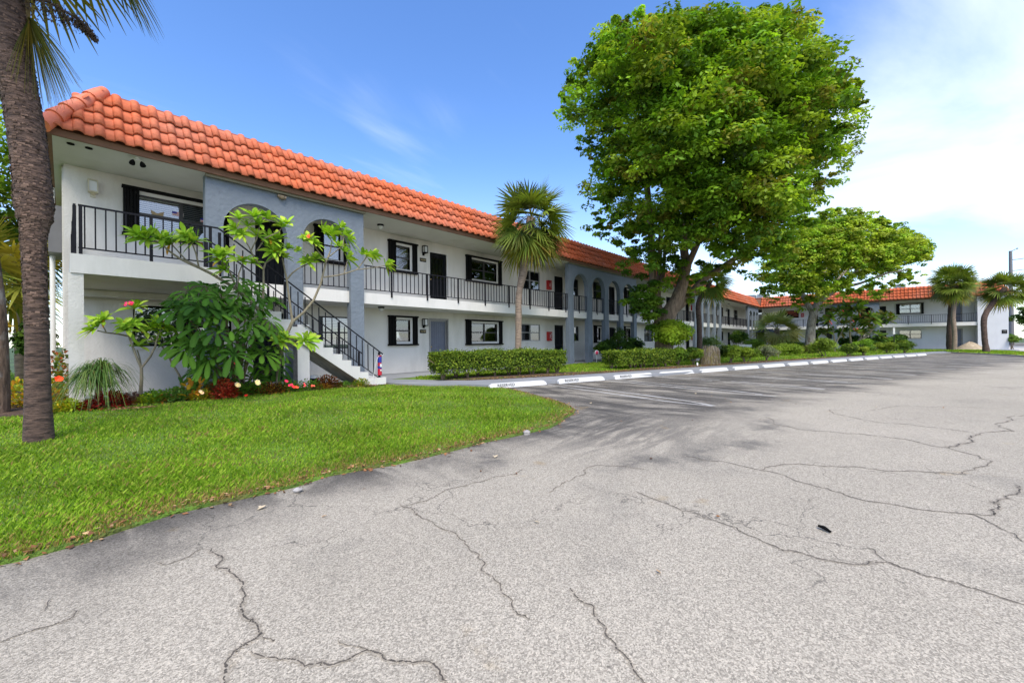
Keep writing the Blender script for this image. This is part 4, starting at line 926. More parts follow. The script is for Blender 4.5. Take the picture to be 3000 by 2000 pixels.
# palm beside the hedge
b = np.array([PY(1518, 1060, -1.35)[0], -1.35, 0]); zd = fdist(b)
tp = PD(1556, 638, zd); tp = np.array([tp[0], tp[1], tp[2]])
md = [PD(1519, 930, zd), PD(1521, 860, zd), PD(1536, 780, zd)]
palm('slender leaning fan palm behind the long clipped hedge', b, tp, lambda u: .125+.05*(u > .55)*min(1, (u-.55)/.2)-.0*u, 1.85, 72, PALMBARK2, md, leafr=.56, dens=30, low=-1.0)
# palm behind the big tree
b = G(2049, 1043, 0); zd = fdist(b)
palm('tall thin palm half hidden behind the big leafy tree', b, PD(2082, 822, zd), .17, 1.75, 40, PALMBARK, [PD(2049, 960, zd), PD(2046, 890, zd), PD(2068, 850, zd)], leafr=.62)
# low palm in the courtyard
b = G(2276, 1026, 0); zd = fdist(b)
palm('low broad fan palm with a thick pale trunk in the inner corner', b, PD(2276, 962, zd), .27, 2.7, 52, PALMBARK2, None, leafr=.5, low=-.9, green=[(.14,.22,.06), (.19,.26,.08), (.24,.28,.10)], dens=22)
# twin palms and curved palm at the end wing
b = G(2784, 1024.5, 0); zd = fdist(b)
palm('dark thick-trunked palm of the close pair by the end wing', b, PD(2790, 822, zd), lambda u: .24-.03*u+.05*math.exp(-((u-.12)/.12)**2), 2.15, 84, PALMBARK, [PD(2783, 960, zd), PD(2787, 900, zd)], 'palms on the far grass strip', leafr=.55, low=-.95)
b = G(2796, 1025, 0); zd = fdist(b)
palm('paler thin-trunked palm of the close pair by the end wing', b, PD(2803, 838, zd), .17, 1.8, 44, PALMBARK2, [PD(2797, 980, zd), PD(2793, 920, zd)], 'palms on the far grass strip', leafr=.55, low=-.9)
b = G(2890, 1031.5, 0); zd = fdist(b)
palm('palm with a strongly curved trunk in front of the blank end wall', b, PD(2944, 845, zd), lambda u: .17+.07*max(0, 1-u*9), 1.85, 66, PALMBARK, [PD(2884, 985, zd), PD(2884, 930, zd), PD(2905, 893, zd), PD(2930, 862, zd)], 'palms on the far grass strip', leafr=.56, low=-.6)
# ---- near palm: trunk from measured silhouettes
prof = [(1330, 60, 172), (1300, 66, 163), (1250, 67, 159), (1150, 70, 152), (1000, 71, 146), (850, 67, 142), (760, 62, 139), (700, 58, 138), (660, 56, 146), (640, 47, 158), (600, 38, 161), (540, 36, 155), (460, 28, 146), (380, 17, 137), (300, 3, 122), (240, -8, 112), (120, -20, 92), (0, -36, 75), (-120, -55, 62), (-260, -72, 50), (-420, -88, 36)]
PALMY = -5.12; t = thing('palm_tree', 'massive rough-barked palm trunk standing alone on the near lawn', 'palm tree', (PY(115, 1310, PALMY)[0], PALMY, 0))
pts = []; rad = []
for y, a, c in prof:
    p = PY((a+c)/2, y, PALMY); zf = fdist(p); cs = 1/math.sqrt(1+(((a+c)/2-1500)/FPX)**2); pts.append(p); rad.append((c-a)/2*zf/FPX*cs)
P2 = []; R2_ = []
for i in range(len(pts)-1):
    for j in range(6):
        u = j/6; P2.append(pts[i]+(pts[i+1]-pts[i])*u); R2_.append(rad[i]+(rad[i+1]-rad[i])*(3*u*u-2*u*u*u))
mb = MB(); mb.tube(P2, R2_, 40, jit=.028)
trk = mb.build('trunk', PALMBARK, t)
# bark scales: small ragged leaf-base rims all over the upper trunk
A = LA(); topz = pts[-1][2]
for i in range(5200):
    u = rng.random(); idx = u*(len(P2)-1); k = int(idx); f = idx-k; c = P2[k]+(P2[min(k+1, len(P2)-1)]-P2[k])*f; r = R2_[k]
    z = c[2]; 
    if z < 1.2 and rng.random() < .6: continue
    an = rng.random()*6.283; d = np.array([math.cos(an), math.sin(an), 0]); tg = np.array([-d[1], d[0], 0]); wdt = rng.uniform(.012, .045); hh = rng.uniform(.006, .016) if z > 1.2 else rng.uniform(.02, .07)
    if z < 1.35: continue
    p = c+d*(r*1.0-.001); o = d*rng.uniform(.003, .012); col = np.array([.155, .102, .076])*rng.uniform(.3, 1.5)
    A.strip([p+np.array([0, 0, -hh])+o*.2, p+o, p+np.array([0, 0, hh])-o*.2], [wdt, wdt*1.1, wdt*.9], tg, col)
A.build('bark_scales', LITTER, t)
A = LA(); Pt = LA(); tp = pts[-1]; gcol = [(.035,.065,.015), (.05,.085,.018), (.075,.10,.02)]
hang = [((82, 48), (160, 150), 1.0, .30), ((84, 60), (140, 190), .98, .35), ((84, 46), (118, 170), .95, .3)]
for (hx, hy), (ex, ey), r, dr in hang:
    h = PY(hx, hy, PALMY-.05); e = PY(ex, ey, PALMY-.12); fan(A, h, e-h, r*.80, gcol, 40, .55, dr, .25); fan(A, h, e-h+rng.normal(0, .05, 3), r*.62, gcol, 22, .5, dr, .8); Pt.strip([tp, (tp+h)/2+np.array([.1, 0, 0]), h], [.05, .04, .03], np.array([1, 0, 0]), np.array([.12, .10, .04]))
for i in range(46):
    f = i/45; el = 1.3-1.75*f; az = i*2.4+1; d = np.array([math.cos(az)*math.cos(el), math.sin(az)*math.cos(el), math.sin(el)]); st = tp+np.array([0, 0, .1-.2*f])
    hub = st+d*.95
    Pt.strip([st, hub], [.04, .02], unit(np.cross(d, [0, 0, 1])), np.array([.12, .10, .04])); fan(A, hub, d-np.array([0, 0, .3*f]), .80, gcol, 26, 2.1, .5, .4)
A.build('crown', PALM, t); Pt.build('leaf_stalks', PALM, t)
A = LA()   # hanging fruit stalk
s0 = PY(60, -10, PALMY-.1); ctrl = [s0, PY(140, 5, PALMY-.15), PY(210, 45, PALMY-.2), PY(255, 80, PALMY-.2), PY(284, 118, PALMY-.2)]
mb = MB(); mb.tube(ctrl, [.02, .016, .012, .008, .004], 6)
for i in range(1500):
    u = rng.random()**.7*3.95; k = int(u); f = u-k; c = ctrl[k]+(ctrl[k+1]-ctrl[k])*f; sp = .20*(1-u/4.6); p = c+rng.normal(0, 1, 3)*np.array([.5, .5, .65])*sp*.6-np.array([0, 0, sp*.35]); s = rng.uniform(.012, .028)
    A.strip([p, p+np.array([rng.normal(0, .01), 0, -s])], [s*.7, s*.4], unit(rng.normal(size=3)), np.array([.07, .05, .035])*rng.uniform(.5, 1.8))
mb.build('fruit_stalk', PALMBARK, t); A.build('fruit_cluster', LITTER, t)
# partly visible palm at the left edge
t = thing('palm_tree', 'grey palm trunk cut by the edge of the view beside the flower bed', 'palm tree', G(-8, 1232, 0))
b = np.array([PY(-6, 1230, -2.0)[0], -2.0, -.02]); pp = [b, PY(-2, 1150, -2.0), PY(-6, 1000, -2.), PY(-12, 880, -2.), PY(-30, 760, -2.), PY(-60, 600, -2), PY(-95, 300, -2), PY(-160, -250, -2)]
MB().tube(pp, [.125, .115, .105, .10, .10, .10, .10, .09], 16, jit=.05).build('trunk', PALMBARKV, t)
A = LA()
for i in range(30):
    f = i/29; el = 1.2-1.6*f; az = i*2.4; d = np.array([math.cos(az)*math.cos(el), math.sin(az)*math.cos(el), math.sin(el)]); fan(A, pp[-1]+d*.6, d, .7, gcol, 22, 2.1, .5, .4)
A.build('crown', PALM, t)
# ------------------------------------------------------------------ broadleaf trees
def crown_from_outline(px_poly, zd, half, k, shrink=.05, seed=0, bottom=None):
    P = np.array(px_poly, float); x0, y0 = P.min(0); x1, y1 = P.max(0); cen = P.mean(0); out = []; r_ = np.random.default_rng(seed)
    while len(out) < k:
        q = np.c_[r_.uniform(x0, x1, 400), r_.uniform(y0, y1, 400)]; q = q[inpoly(q, px_poly)]; dd = dseg(q, px_poly)
        mx = .5*min(x1-x0, y1-y0)
        for (a, b_), d in zip(q, dd):
            if len(out) >= k: break
            e = min(1, d/mx*1.25); th = half*math.sqrt(max(.02, 1-(1-e)**2)); s = r_.random()
            o = (1 if r_.random() < .42 else -1)*th*(.55+.45*s**.5)      # mostly front and back shells
            if r_.random() < .25: o = r_.uniform(-th, th)
            zz = zd+o; p = CAM+ray(a, b_)*(zd+o)      # shift straight back: true 3-D volume
            out.append((*p, d*zd/FPX))
    return np.array(out)
def skeleton(t, segs, m, name='trunk'):
    mb = MB()
    for pts, rad in segs: mb.tube(pts, rad, 12, jit=.07)
    return mb.build(name, m, t)
base = np.array([20.6, -3.75, 0]); zd = fdist(base)
def D(px, py, o=0): return PD(px, py, zd+o)
t = thing('broadleaf_tree', 'huge dense-leaved tree with leaning forked trunk rising above the orange roof', 'tree', base)
segs = [([base, D(1944, 1000), D(1948, 955), D(1962, 915), D(1984, 878), D(2000, 835), D(2012, 780), D(2003, 730), D(2015, 660), D(2040, 560), D(2070, 430), D(2090, 300)], [.48, .44, .43, .38, .32, .27, .23, .20, .2, .17, .12, .06]),
 ([D(1940, 1000, .2), D(1928, 950, .3), D(1962, 915, .5), D(1995, 890, .6), D(2060, 820, 1), D(2150, 760, 1.5), D(2250, 700, 2)], [.3, .28, .26, .22, .18, .14, .08]),
 ([D(1938, 960), D(1925, 900, .3), D(1916, 850, .5), D(1911, 790, .5), D(1909, 730, .4), D(1905, 640, 0), D(1890, 500, -.5), D(1880, 380, -1)], [.30, .24, .20, .185, .18, .17, .14, .08]),
 ([D(1925, 890, .8), D(1932, 830, 1), D(1932, 760, 1.1), D(1936, 680, 1.2), D(1960, 560, 1.5)], [.15, .14, .13, .12, .08]),
 ([D(1926, 870, .6), D(1944, 800, .9), D(1947, 740, 1), D(1955, 660, 1.1)], [.10, .10, .09, .07]),
 ([D(2005, 800), D(2050, 700, -1), D(2130, 580, -2), D(2250, 450, -2.5)], [.16, .14, .1, .05]),
 ([D(2010, 700), D(1960, 560, -1.5), D(1850, 420, -2.5), D(1780, 330, -3)], [.15, .12, .09, .05]),
 ([D(2010, 700), D(2000, 520, 2), D(1980, 330, 3.5), D(1990, 180, 3)], [.15, .12, .09, .05]),
 ([D(2060, 820, 1), D(2180, 740, .5), D(2300, 640, 0), D(2420, 520, 0)], [.13, .1, .07, .04])]
skeleton(t, segs, BARK)
_O = [(1661,335),(1683,204),(1734,140),(1791,83),(1861,38),(1957,25),(2008,-5),(2085,38),(2174,29),(2257,22),(2321,38),(2384,83),(2404,153),(2442,204),(2499,239),(2550,312),(2550,389),(2525,472),(2474,529),(2397,545),(2391,606),(2380,700),(2330,760),(2240,820),(2174,800),(2140,772),(2090,800),(2046,850),(2010,885),(1990,800),(1960,740),(1900,770),(1842,740),(1798,705),(1721,670),(1755,640),(1728,555),(1760,495),(1689,408)]
OUT = [(x-max(0, x-2250)*.13, y+max(0, 90-y)*.35) for x, y in _O]
def lobes(px_poly, zd, half, k, sub, seed, rlo, rhi, cmul=1.):
    Lb = crown_from_outline(px_poly, zd, half, k, seed=seed); C = []; Rr = []; T = []
    for x, y, z, dd in Lb:
        r = float(np.clip(dd*.95, rlo, rhi))*rng.uniform(.75, 1.15); m_ = max(4, int(sub*(r/rhi)**1.6)); tone = rng.normal(0, .10)
        d = unit(rng.normal(size=(m_, 3))); d[:, 2] = np.where(rng.random(m_) < .7, np.abs(d[:, 2]), d[:, 2]); q = np.array([x, y, z])+d*r*rng.uniform(.55, 1.05, (m_, 1))*np.array([1, 1, .62]); C.append(q); Rr.append(np.clip(r*.34*rng.uniform(.7, 1.25, m_), .2, .62))
    return np.concatenate(C), np.concatenate(Rr)
C1, rad = lobes(OUT, zd, 5.8, 250, 26, 3, .7, 1.75)
TG = [(.060,.145,.014), (.09,.20,.016), (.135,.265,.020), (.19,.31,.026), (.12,.20,.022), (.15,.18,.03)]
a = clump_cloud(C1, rad, 62, .18, TG, .5, 1.0, [.2,.25,.22,.15,.1,.08], csd=.26)
# ragged outer sprays
n = len(OUT); sp = []
for i in range(n):
    p = np.array(OUT[i], float); q = np.array(OUT[(i+1) % n], float); k = max(2, int(np.linalg.norm(q-p)/17)); ce = np.array([2090., 430.])
    for j in range(k):
        e = p+(q-p)*(j+rng.random())/k; oo = unit(e-ce)*rng.uniform(-22, 24)*(1 if e[1] < 640 else .4); sp.append(D(*(e+oo), rng.normal(0, 1.8)))
sp = np.array(sp); a2 = clump_cloud(sp, rng.uniform(.16, .48, len(sp)), 60, .15, TG, .5, .8)
low = [D(x, y, o) for x, y, o in [(1850,882,-.4),(1880,870,-.5),(1905,890,-.7),(1930,880,-.6),(1880,840,-.3),(1960,820,-.6),(1985,800,-.7),(1950,790,-.3),(2020,880,.5),(1975,760,-.6),(1890,905,-.6),(1915,925,-.7),(1870,895,-.5),(1935,915,-.7),(1920,830,-.4),(2000,770,-.6),(2040,810,.4),(2050,770,.3),(1905,960,-.3),(1895,870,-.6),(1945,840,-.6),(2070,780,0),(1898,935,-.4),(1860,760,-.5),(1880,810,-.2),(1830,885,-.3),(1896,925,-.3)]]
low += [D(rng.uniform(1800, 2060), rng.uniform(650, 800), rng.normal(0, 1.2)) for _ in range(38)]+[D(rng.uniform(1850, 1925), rng.uniform(800, 930), rng.uniform(-.9, .2)) for _ in range(14)]; low = np.array(low); a3 = clump_cloud(low, rng.uniform(.26, .50, len(low)), 190, .14, [(.055,.14,.014), (.08,.18,.018), (.12,.22,.022)], .6, .8)
Cc = [np.concatenate(x) for x in zip(a, a2, a3)]
leaf_mesh('crown', Cc[0], Cc[1], Cc[2], Cc[3], t, LEAF, .62)
# second tree
base = G(2374, 1031, 0); base = np.array([base[0], base[1], 0]); zd = fdist(base)
t = thing('broadleaf_tree', 'spreading light-green tree with blotchy pale trunk before the end wing', 'tree', base)
segs = [([base, D(2374, 990), D(2377, 950), D(2384, 915), D(2396, 890), D(2420, 868, 0), D(2450, 850, -.5), D(2490, 815, -1), D(2540, 760, -1)], [.44, .37, .35, .33, .27, .19, .16, .12, .06]),
 ([D(2384, 915), D(2365, 890, .5), D(2345, 850, 1), D(2330, 780, 1.5), D(2320, 700, 2)], [.30, .24, .18, .13, .07]),
 ([D(2390, 900), D(2400, 850, 1), D(2420, 780, 1.5), D(2440, 700, 1)], [.24, .18, .12, .06]),
 ([D(2430, 862), D(2455, 820, 1), D(2480, 790, 2), D(2530, 770, 2.2), D(2620, 740, 2)], [.16, .13, .11, .1, .05]),
 ([D(2345, 850, 1), D(2290, 800, 0), D(2260, 760, -1)], [.15, .1, .05]), ([D(2450, 848, -.5), D(2520, 830, -2), D(2600, 800, -2.5), D(2660, 790, -2)], [.14, .11, .08, .04])]
skeleton(t, segs, BARKPALE)
OUT2 = [(2232,800),(2240,740),(2290,690),(2330,650),(2380,622),(2430,612),(2500,618),(2560,630),(2600,650),(2640,662),(2690,690),(2722,735),(2722,765),(2690,800),(2680,822),(2610,830),(2575,868),(2530,890),(2470,865),(2420,880),(2400,905),(2350,905),(2310,885),(2270,885),(2238,862)]
C1, rad = lobes(OUT2, zd, 4.6, 165, 26, 5, .6, 1.4)
TG2 = [(.09,.19,.018), (.14,.26,.022), (.20,.32,.03), (.25,.36,.04), (.18,.25,.035)]
a = clump_cloud(C1, rad, 46, .22, TG2, .75, .9, csd=.22); sp = []
for i in range(len(OUT2)):
    p = np.array(OUT2[i], float); q = np.array(OUT2[(i+1) % len(OUT2)], float); k = max(2, int(np.linalg.norm(q-p)/12))
    for j in range(k): e = p+(q-p)*(j+rng.random())/k+rng.normal(0, 7, 2); sp.append(D(*e, rng.normal(0, 1.6)))
sp = np.array(sp); a2 = clump_cloud(sp, rng.uniform(.25, .5, len(sp)), 45, .19, TG2, .45, .8)
Cc = [np.concatenate(x) for x in zip(a, a2)]; leaf_mesh('crown', Cc[0], Cc[1], Cc[2], Cc[3], t, LEAF, .6)
# background trees on the near side of the block and beyond it
def simple_tree(label, base, h, r, k=60, per=220, size=.2, cols=TG, trunk=.2, m=BARK, flat=.7, cz=None, group=None):
    base = np.array(base, float); t = thing('broadleaf_tree', label, 'tree', base, group); cz = cz or h-r*flat
    cen = base+np.array([0, 0, cz]); d = unit(rng.normal(size=(k, 3))); C = cen+d*(rng.random((k, 1))**.4)*np.array([r, r, r*flat])
    seg = [([base, base+(cen-base)*.5, cen], [trunk, trunk*.8, trunk*.4])]+[([base+(cen-base)*.55, (base+(cen-base)*.55+c)/2+np.array([0, 0, .2]), c], [trunk*.45, trunk*.25, .02]) for c in C[:9]]
    skeleton(t, seg, m); a = clump_cloud(C, rng.uniform(.28, .5, k)*r*.62, per, size, cols, .6, .8); leaf_mesh('crown', *a, t, LEAF, .6); return t
b = PY(-25, 700, 7); simple_tree('broad green tree behind the near palm at the edge of the block', (b[0]-1.6, 7.2, 0), 8.6, 3.4, 80, 170, .16, TG)
b = PX(2975, 950, 76); simple_tree('dark green tree beyond the blank end wall, under the utility pole', (84, -26.2, 0), 5.4, 2.2, 50, 150, .22, [(.03,.07,.015), (.05,.10,.02)])
simple_tree('rounded tree farther off beyond the end wall', (100, -31.5, 0), 5.6, 3.2, 50, 150, .3, [(.04,.08,.02), (.06,.11,.025)])
# ------------------------------------------------------------------ hedges and bushes
def hedge(label, p0, p1, depth, h, n, size, cols, z0=.18, name='clipped_hedge', stems=7, cat='hedge', group=None, taper=.12):
    p0 = np.array(p0, float); p1 = np.array(p1, float); l = np.linalg.norm(p1-p0); d = (p1-p0)/l; nb = np.array([-d[1], d[0]])   # nb: away from the camera side
    c = (p0+p1)/2; t = thing(name, label, cat, (c[0], c[1], 0), group)
    A_ = [l*(h-z0), l*(h-z0), depth*(h-z0), depth*(h-z0), l*depth]; pr_ = np.array(A_)/sum(A_); f = rng.choice(5, n, p=pr_); u = rng.random(n); v = rng.random(n); q = rng.random(n)
    bump = lambda a, b_: .02*np.sin(a*5.3+1)+.025*np.sin(b_*9.1+a*3)+.02*np.sin(a*2.1)
    s = np.where(f < 2, u*l, np.where(f == 2, 0, np.where(f == 3, l, u*l))); w_ = np.where(f == 0, 0, np.where(f == 1, depth, v*depth)); z = np.where(f == 4, h, z0+(h-z0)*(v if True else v))
    z = np.where((f == 2) | (f == 3), z0+(h-z0)*u, z); inn = rng.random(n)**2*.16
    nrm = np.zeros((n, 3)); nrm[f == 0] = [*(-nb), 0]; nrm[f == 1] = [*nb, 0]; nrm[f == 2] = [*(-d), 0]; nrm[f == 3] = [*d, 0]; nrm[f == 4] = [0, 0, 1]
    low = 1-(z-z0)/(h-z0); 
    C = np.c_[p0[0]+d[0]*s+nb[0]*w_, p0[1]+d[1]*s+nb[1]*w_, z]; C = C-nrm*(inn+taper*low**3+bump(s, z))[:, None]; C += rng.normal(0, .018, C.shape)
    C[:, 2] += np.where(f != 4, 0, rng.normal(0, .02, n)+.03*np.sin(s*4)+np.where(rng.random(n) < .04, .08, 0)); ragged = (f != 4) & (rng.random(n) < low**4*.7); keep = ~ragged
    nr = unit(nrm*.7+np.array([0, 0, .5])+rng.normal(0, .5, (n, 3))); col = pal(n, cols, .2)
    col *= np.where(f == 4, 1.18, 1)[:, None] if False else 1
    leaf_mesh('foliage', C[keep], nr[keep], size*rng.uniform(.7, 1.25, keep.sum()), col[keep], t, LEAFG, .58)
    mb = MB(); 
    for i in range(stems):
        s_ = l*(i+.5+rng.uniform(-.25, .25))/stems; w0 = depth*rng.uniform(.3, .7); b_ = np.array([p0[0]+d[0]*s_+nb[0]*w0, p0[1]+d[1]*s_+nb[1]*w0, -.03])
        for _ in range(3): mb.tube([b_, b_+np.array([rng.normal(0, .08), rng.normal(0, .06), .25]), b_+np.array([rng.normal(0, .22), rng.normal(0, .15), h*.8])], [.035, .025, .008], 6)
    if stems: mb.build('hedge_wood', BARK, t)
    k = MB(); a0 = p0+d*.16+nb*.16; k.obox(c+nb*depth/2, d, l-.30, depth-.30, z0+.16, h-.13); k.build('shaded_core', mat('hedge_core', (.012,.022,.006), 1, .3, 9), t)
    return t
HG = [(.055,.12,.012), (.085,.17,.016), (.13,.22,.024), (.18,.27,.035), (.04,.085,.012)]
dw = np.array([1, -.30]); dw /= np.linalg.norm(dw)
h0 = np.array([7.40, -2.42]); h1 = np.array([11.72, -3.98])
hedge('long clipped hedge in front of the ground-floor doors', h0, h1, 1.1, .84, 30000, .062, HG, stems=10)
hedge('shorter clipped hedge in front of the big leafy tree', (14.55, -4.45), (17.75, -5.50), 1.0, .74, 14000, .07, HG, stems=9)
def bush(label, c, r, n, size, cols, h=None, k=16, name='bush', group=None, cat='bush', m=None, flat=1., stems=4, asp=.55):
    c = np.array(c, float); r = np.array(r, float); t = thing(name, label, cat, (c[0], c[1], c[2]), group)
    d = unit(rng.normal(size=(k, 3))); d[:, 2] = np.abs(d[:, 2])*1.0-.15; C = c+np.array([0, 0, r[2]*.9])+d*r*(rng.random((k, 1))**.5)*.62
    C[:, 2] = np.maximum(C[:, 2], c[2]+r[2]*.22); a = clump_cloud(C, rng.uniform(.34, .5, k)*r.mean(), max(10, n//k), size, cols, .8, .6)
    ok = a[0][:, 2] > c[2]+.02; leaf_mesh('foliage', a[0][ok], a[1][ok], a[2][ok], a[3][ok], t, m or LEAFG, asp)
    mb = MB()
    for i in range(stems): e = C[i % k]; mb.tube([c+np.array([rng.normal(0, .06), rng.normal(0, .06), -.04]), (c+e)/2+rng.normal(0, .05, 3), e], [.03, .02, .008], 6)
    mb.build('stems', BARK, t); return t
DG = [(.022,.065,.010), (.035,.095,.012), (.055,.13,.016), (.08,.16,.02)]; YG = [(.12,.21,.02), (.17,.27,.03), (.09,.17,.018)]
def gb(px, py, z=0): return G(px, py, z)
bush('tall rounded bush wrapped round the big tree trunk', (20.1, -4.35, 0), (1.15, 1.0, 1.45), 17000, .12, [(.19,.34,.025), (.25,.41,.03), (.30,.44,.035), (.13,.25,.02)], k=34)
bush('dark glossy bush by the second row of arches', gb(1785, 1058), (1.15, .8, .75), 6500, .11, DG, k=20)
bush('dark bush with a few salmon flowers before the last arches of the second row', gb(1850, 1057), (1.2, .8, .80), 5500, .11, DG, k=18)
bush('small wispy plant standing taller between two arches', gb(1812, 1055), (.5, .4, 1.3), 1500, .10, [(.05,.12,.02), (.08,.16,.03)], k=12)
bush('green bush at the end of the shorter hedge', (18.75, -5.2, 0), (.65, .6, .5), 4500, .085, HG, k=14, group='bushes along the walkway'); bush('rounded bush next before the dry stump', (19.55, -5.6, 0), (.62, .6, .52), 4500, .085, HG, k=14, group='bushes along the walkway')
bush('lush bush just past the dry stump', (21.9, -6.55, 0), (.8, .7, .55), 4500, .09, HG, k=14, group='bushes along the walkway'); bush('yellow-green bush past the dry stump, left of the silvery one', (23.6, -6.85, 0), (1.0, .7, .5), 4500, .09, YG, k=14, group='bushes along the walkway')
bush('silvery grey-green bush on the walkway edge', (25.0, -7.5, 0), (.75, .65, .5), 3500, .06, [(.14,.19,.13), (.19,.24,.17), (.10,.15,.09)], k=14, group='bushes along the walkway')
for i, (px, py, rx_, rz, lb, cl) in enumerate([(2262,1046,1.5,.42,'low bright-green clump left in front of the low palm',YG),(2305,1043,1.5,.45,'low bright-green clump right in front of the low palm',YG),(2330,1031,2.0,.5,'long green shrub before the blotchy pale trunk',HG),(2290,1026,2.4,.5,'pale grassy shrub behind the bright-green clumps',[(.17,.24,.05),(.13,.20,.04)]),(2372,1038,1.2,.42,'sparse olive shrub at the foot of the blotchy pale trunk',[(.12,.16,.03),(.10,.14,.025)]),(2415,1046,1.15,.72,'big loose yellow-green bush right of the blotchy pale trunk',[(.10,.18,.02),(.15,.25,.03)]),(2485,1044,.95,.5,'rounded clipped bush with brown stems, nearest on the end lawn',HG),(2530,1042,.85,.5,'rounded clipped bush joined to the brown-stemmed one',HG),(2598,1035.5,1.15,.55,'clipped bush left of the pair under the white sign post',HG),(2648,1035,1.25,.58,'clipped bush right of the pair under the white sign post',HG)]):
    p = gb(px, py-1); bush(lb, p, (rx_*1.02, rx_*.85, rz*.95), 4200, .10, cl, k=16, group='shrubs on the far lawn')
bush('leafy bush covering the wall past the third row of arches', (46.2, -1.2, 0), (1.4, 1., 1.35), 4000, .16, DG+[(.10,.2,.02)], k=22, group='shrubs on the far lawn'); bush('low lighter bush under the wall past the third row of arches', (45.5, -2.8, 0), (1.9, 1.2, .75), 3200, .14, [(.09,.18,.02), (.13,.23,.03)], k=16, group='shrubs on the far lawn')
bush('wispy light shrub by the trunk of the thin palm', (33.5, -2.2, 0), (1.5, 1.1, .95), 1700, .12, [(.10,.17,.05), (.07,.14,.04)], k=14, group='shrubs on the far lawn')
bush('dark leafy shrub behind the low palm', (57.5, -3.6, 0), (2.0, 1.4, 1.0), 3000, .2, DG, k=18, group='shrubs on the far lawn')
bush('yellow-green shrub beside the low palm trunk', (56.5, -2.6, 1.2), (1.0, .9, .7), 1200, .18, [(.22,.25,.04), (.16,.2,.03)], k=10, group='shrubs on the far lawn')
bush('bright fern-like shrub under the pink-flowered tree', gb(2530, 1034), (1.0, .9, .75), 2600, .12, [(.10,.22,.02), (.14,.28,.03)], k=12, group='shrubs on the far lawn')
for px, lb in ((2490, 'dark broad-leaved plant left of the bright fern-like shrub'), (2590, 'dark broad-leaved plant against the far blue arch'), (2560, 'dark broad-leaved plant between the fern-like shrub and the far arch'), (2625, 'dark broad-leaved plant beside the far ground-floor door')):
    bush(lb, gb(px, 1029), (1.3, 1.1, .9), 1600, .24, DG, k=12, group='shrubs on the far lawn')
hedge('tall green hedge beyond the blank end wall', (78, -25.0), (78, -45), 1.5, 3.0, 9000, .2, [(.06,.13,.015), (.09,.18,.02), (.13,.24,.03)], stems=0)
bush('small loose bush at the corner of the blank end wall', gb(2966, 1023), (.75, .7, 1.0), 2200, .13, [(.05,.12,.015), (.09,.17,.03)], k=14, group='shrubs on the far lawn')
# ------------------------------------------------------------------ front garden
def leaf3(A, b, d, up, ln, wd, droop, col, tip=None, prof=(.12, .62, .95, 1.0, .72, .06), fold=.18):
    d = unit(np.asarray(d, float)); sd = np.cross(d, up); sd = sd/max(np.linalg.norm(sd), 1e-6); nm = np.cross(sd, d); k = len(prof); o = len(A.V); tip = col if tip is None else tip
    for i, pw in enumerate(prof):
        t = i/(k-1); p = b+d*ln*t; p = p-np.array([0, 0, 1])*droop*ln*t*t; hw = wd*.5*pw
        A.V += [p-sd*hw+nm*hw*fold, p-nm*hw*fold*.4, p+sd*hw+nm*hw*fold]; c = col+(tip-col)*t; A.C += [c*.92, c*1.22, c]
    for i in range(k-1):
        for j in (0, 1): A.F.append((o+3*i+j, o+3*i+3+j, o+3*i+4+j, o+3*i+1+j))
FG = [np.array(c) for c in [(.18,.38,.03), (.24,.46,.045), (.33,.52,.07), (.14,.30,.03)]]
YEL = np.array([.55,.36,.03])
def rosette(A, c, d, n=12, ln=.24, cols=FG, yel=.06, wd=.30, droop=.18):
    d = unit(np.array(d, float)); a = unit(np.cross(d, [.3, .2, 1.])); b = np.cross(d, a)
    for i in range(n):
        az = i*2.39996+rng.normal(0, .15); el = .30+.85*(i/n)+rng.normal(0, .08); q = (a*math.cos(az)+b*math.sin(az))*math.cos(el)+d*math.sin(el)
        l = ln*rng.uniform(.75, 1.15)*(1 if i < n*.75 else .7); col = cols[rng.integers(len(cols))]*rng.uniform(.85, 1.15)
        if rng.random() < yel: leaf3(A, c, q-np.array([0, 0, .5]), d, l*.65, l*wd*.7, .5, YEL*rng.uniform(.8, 1.1), np.array([.42, .22, .03]))
        else: leaf3(A, c-d*.02*(n-i)/n, q, d if abs(d@q) < .95 else a, l, l*wd, droop+.22*(1-i/n), col, col*.9+np.array([.02, .015, 0]))
def flower(A, c, r, col, n=5):
    for i in range(n):
        az = i*6.283/n; d = np.array([math.cos(az), math.sin(az)*.5-.5, math.sin(az)*.8]); leaf3(A, c, d, np.array([0, -1, .3]), r, r*.7, .1, np.array(col), np.array(col)*1.05)
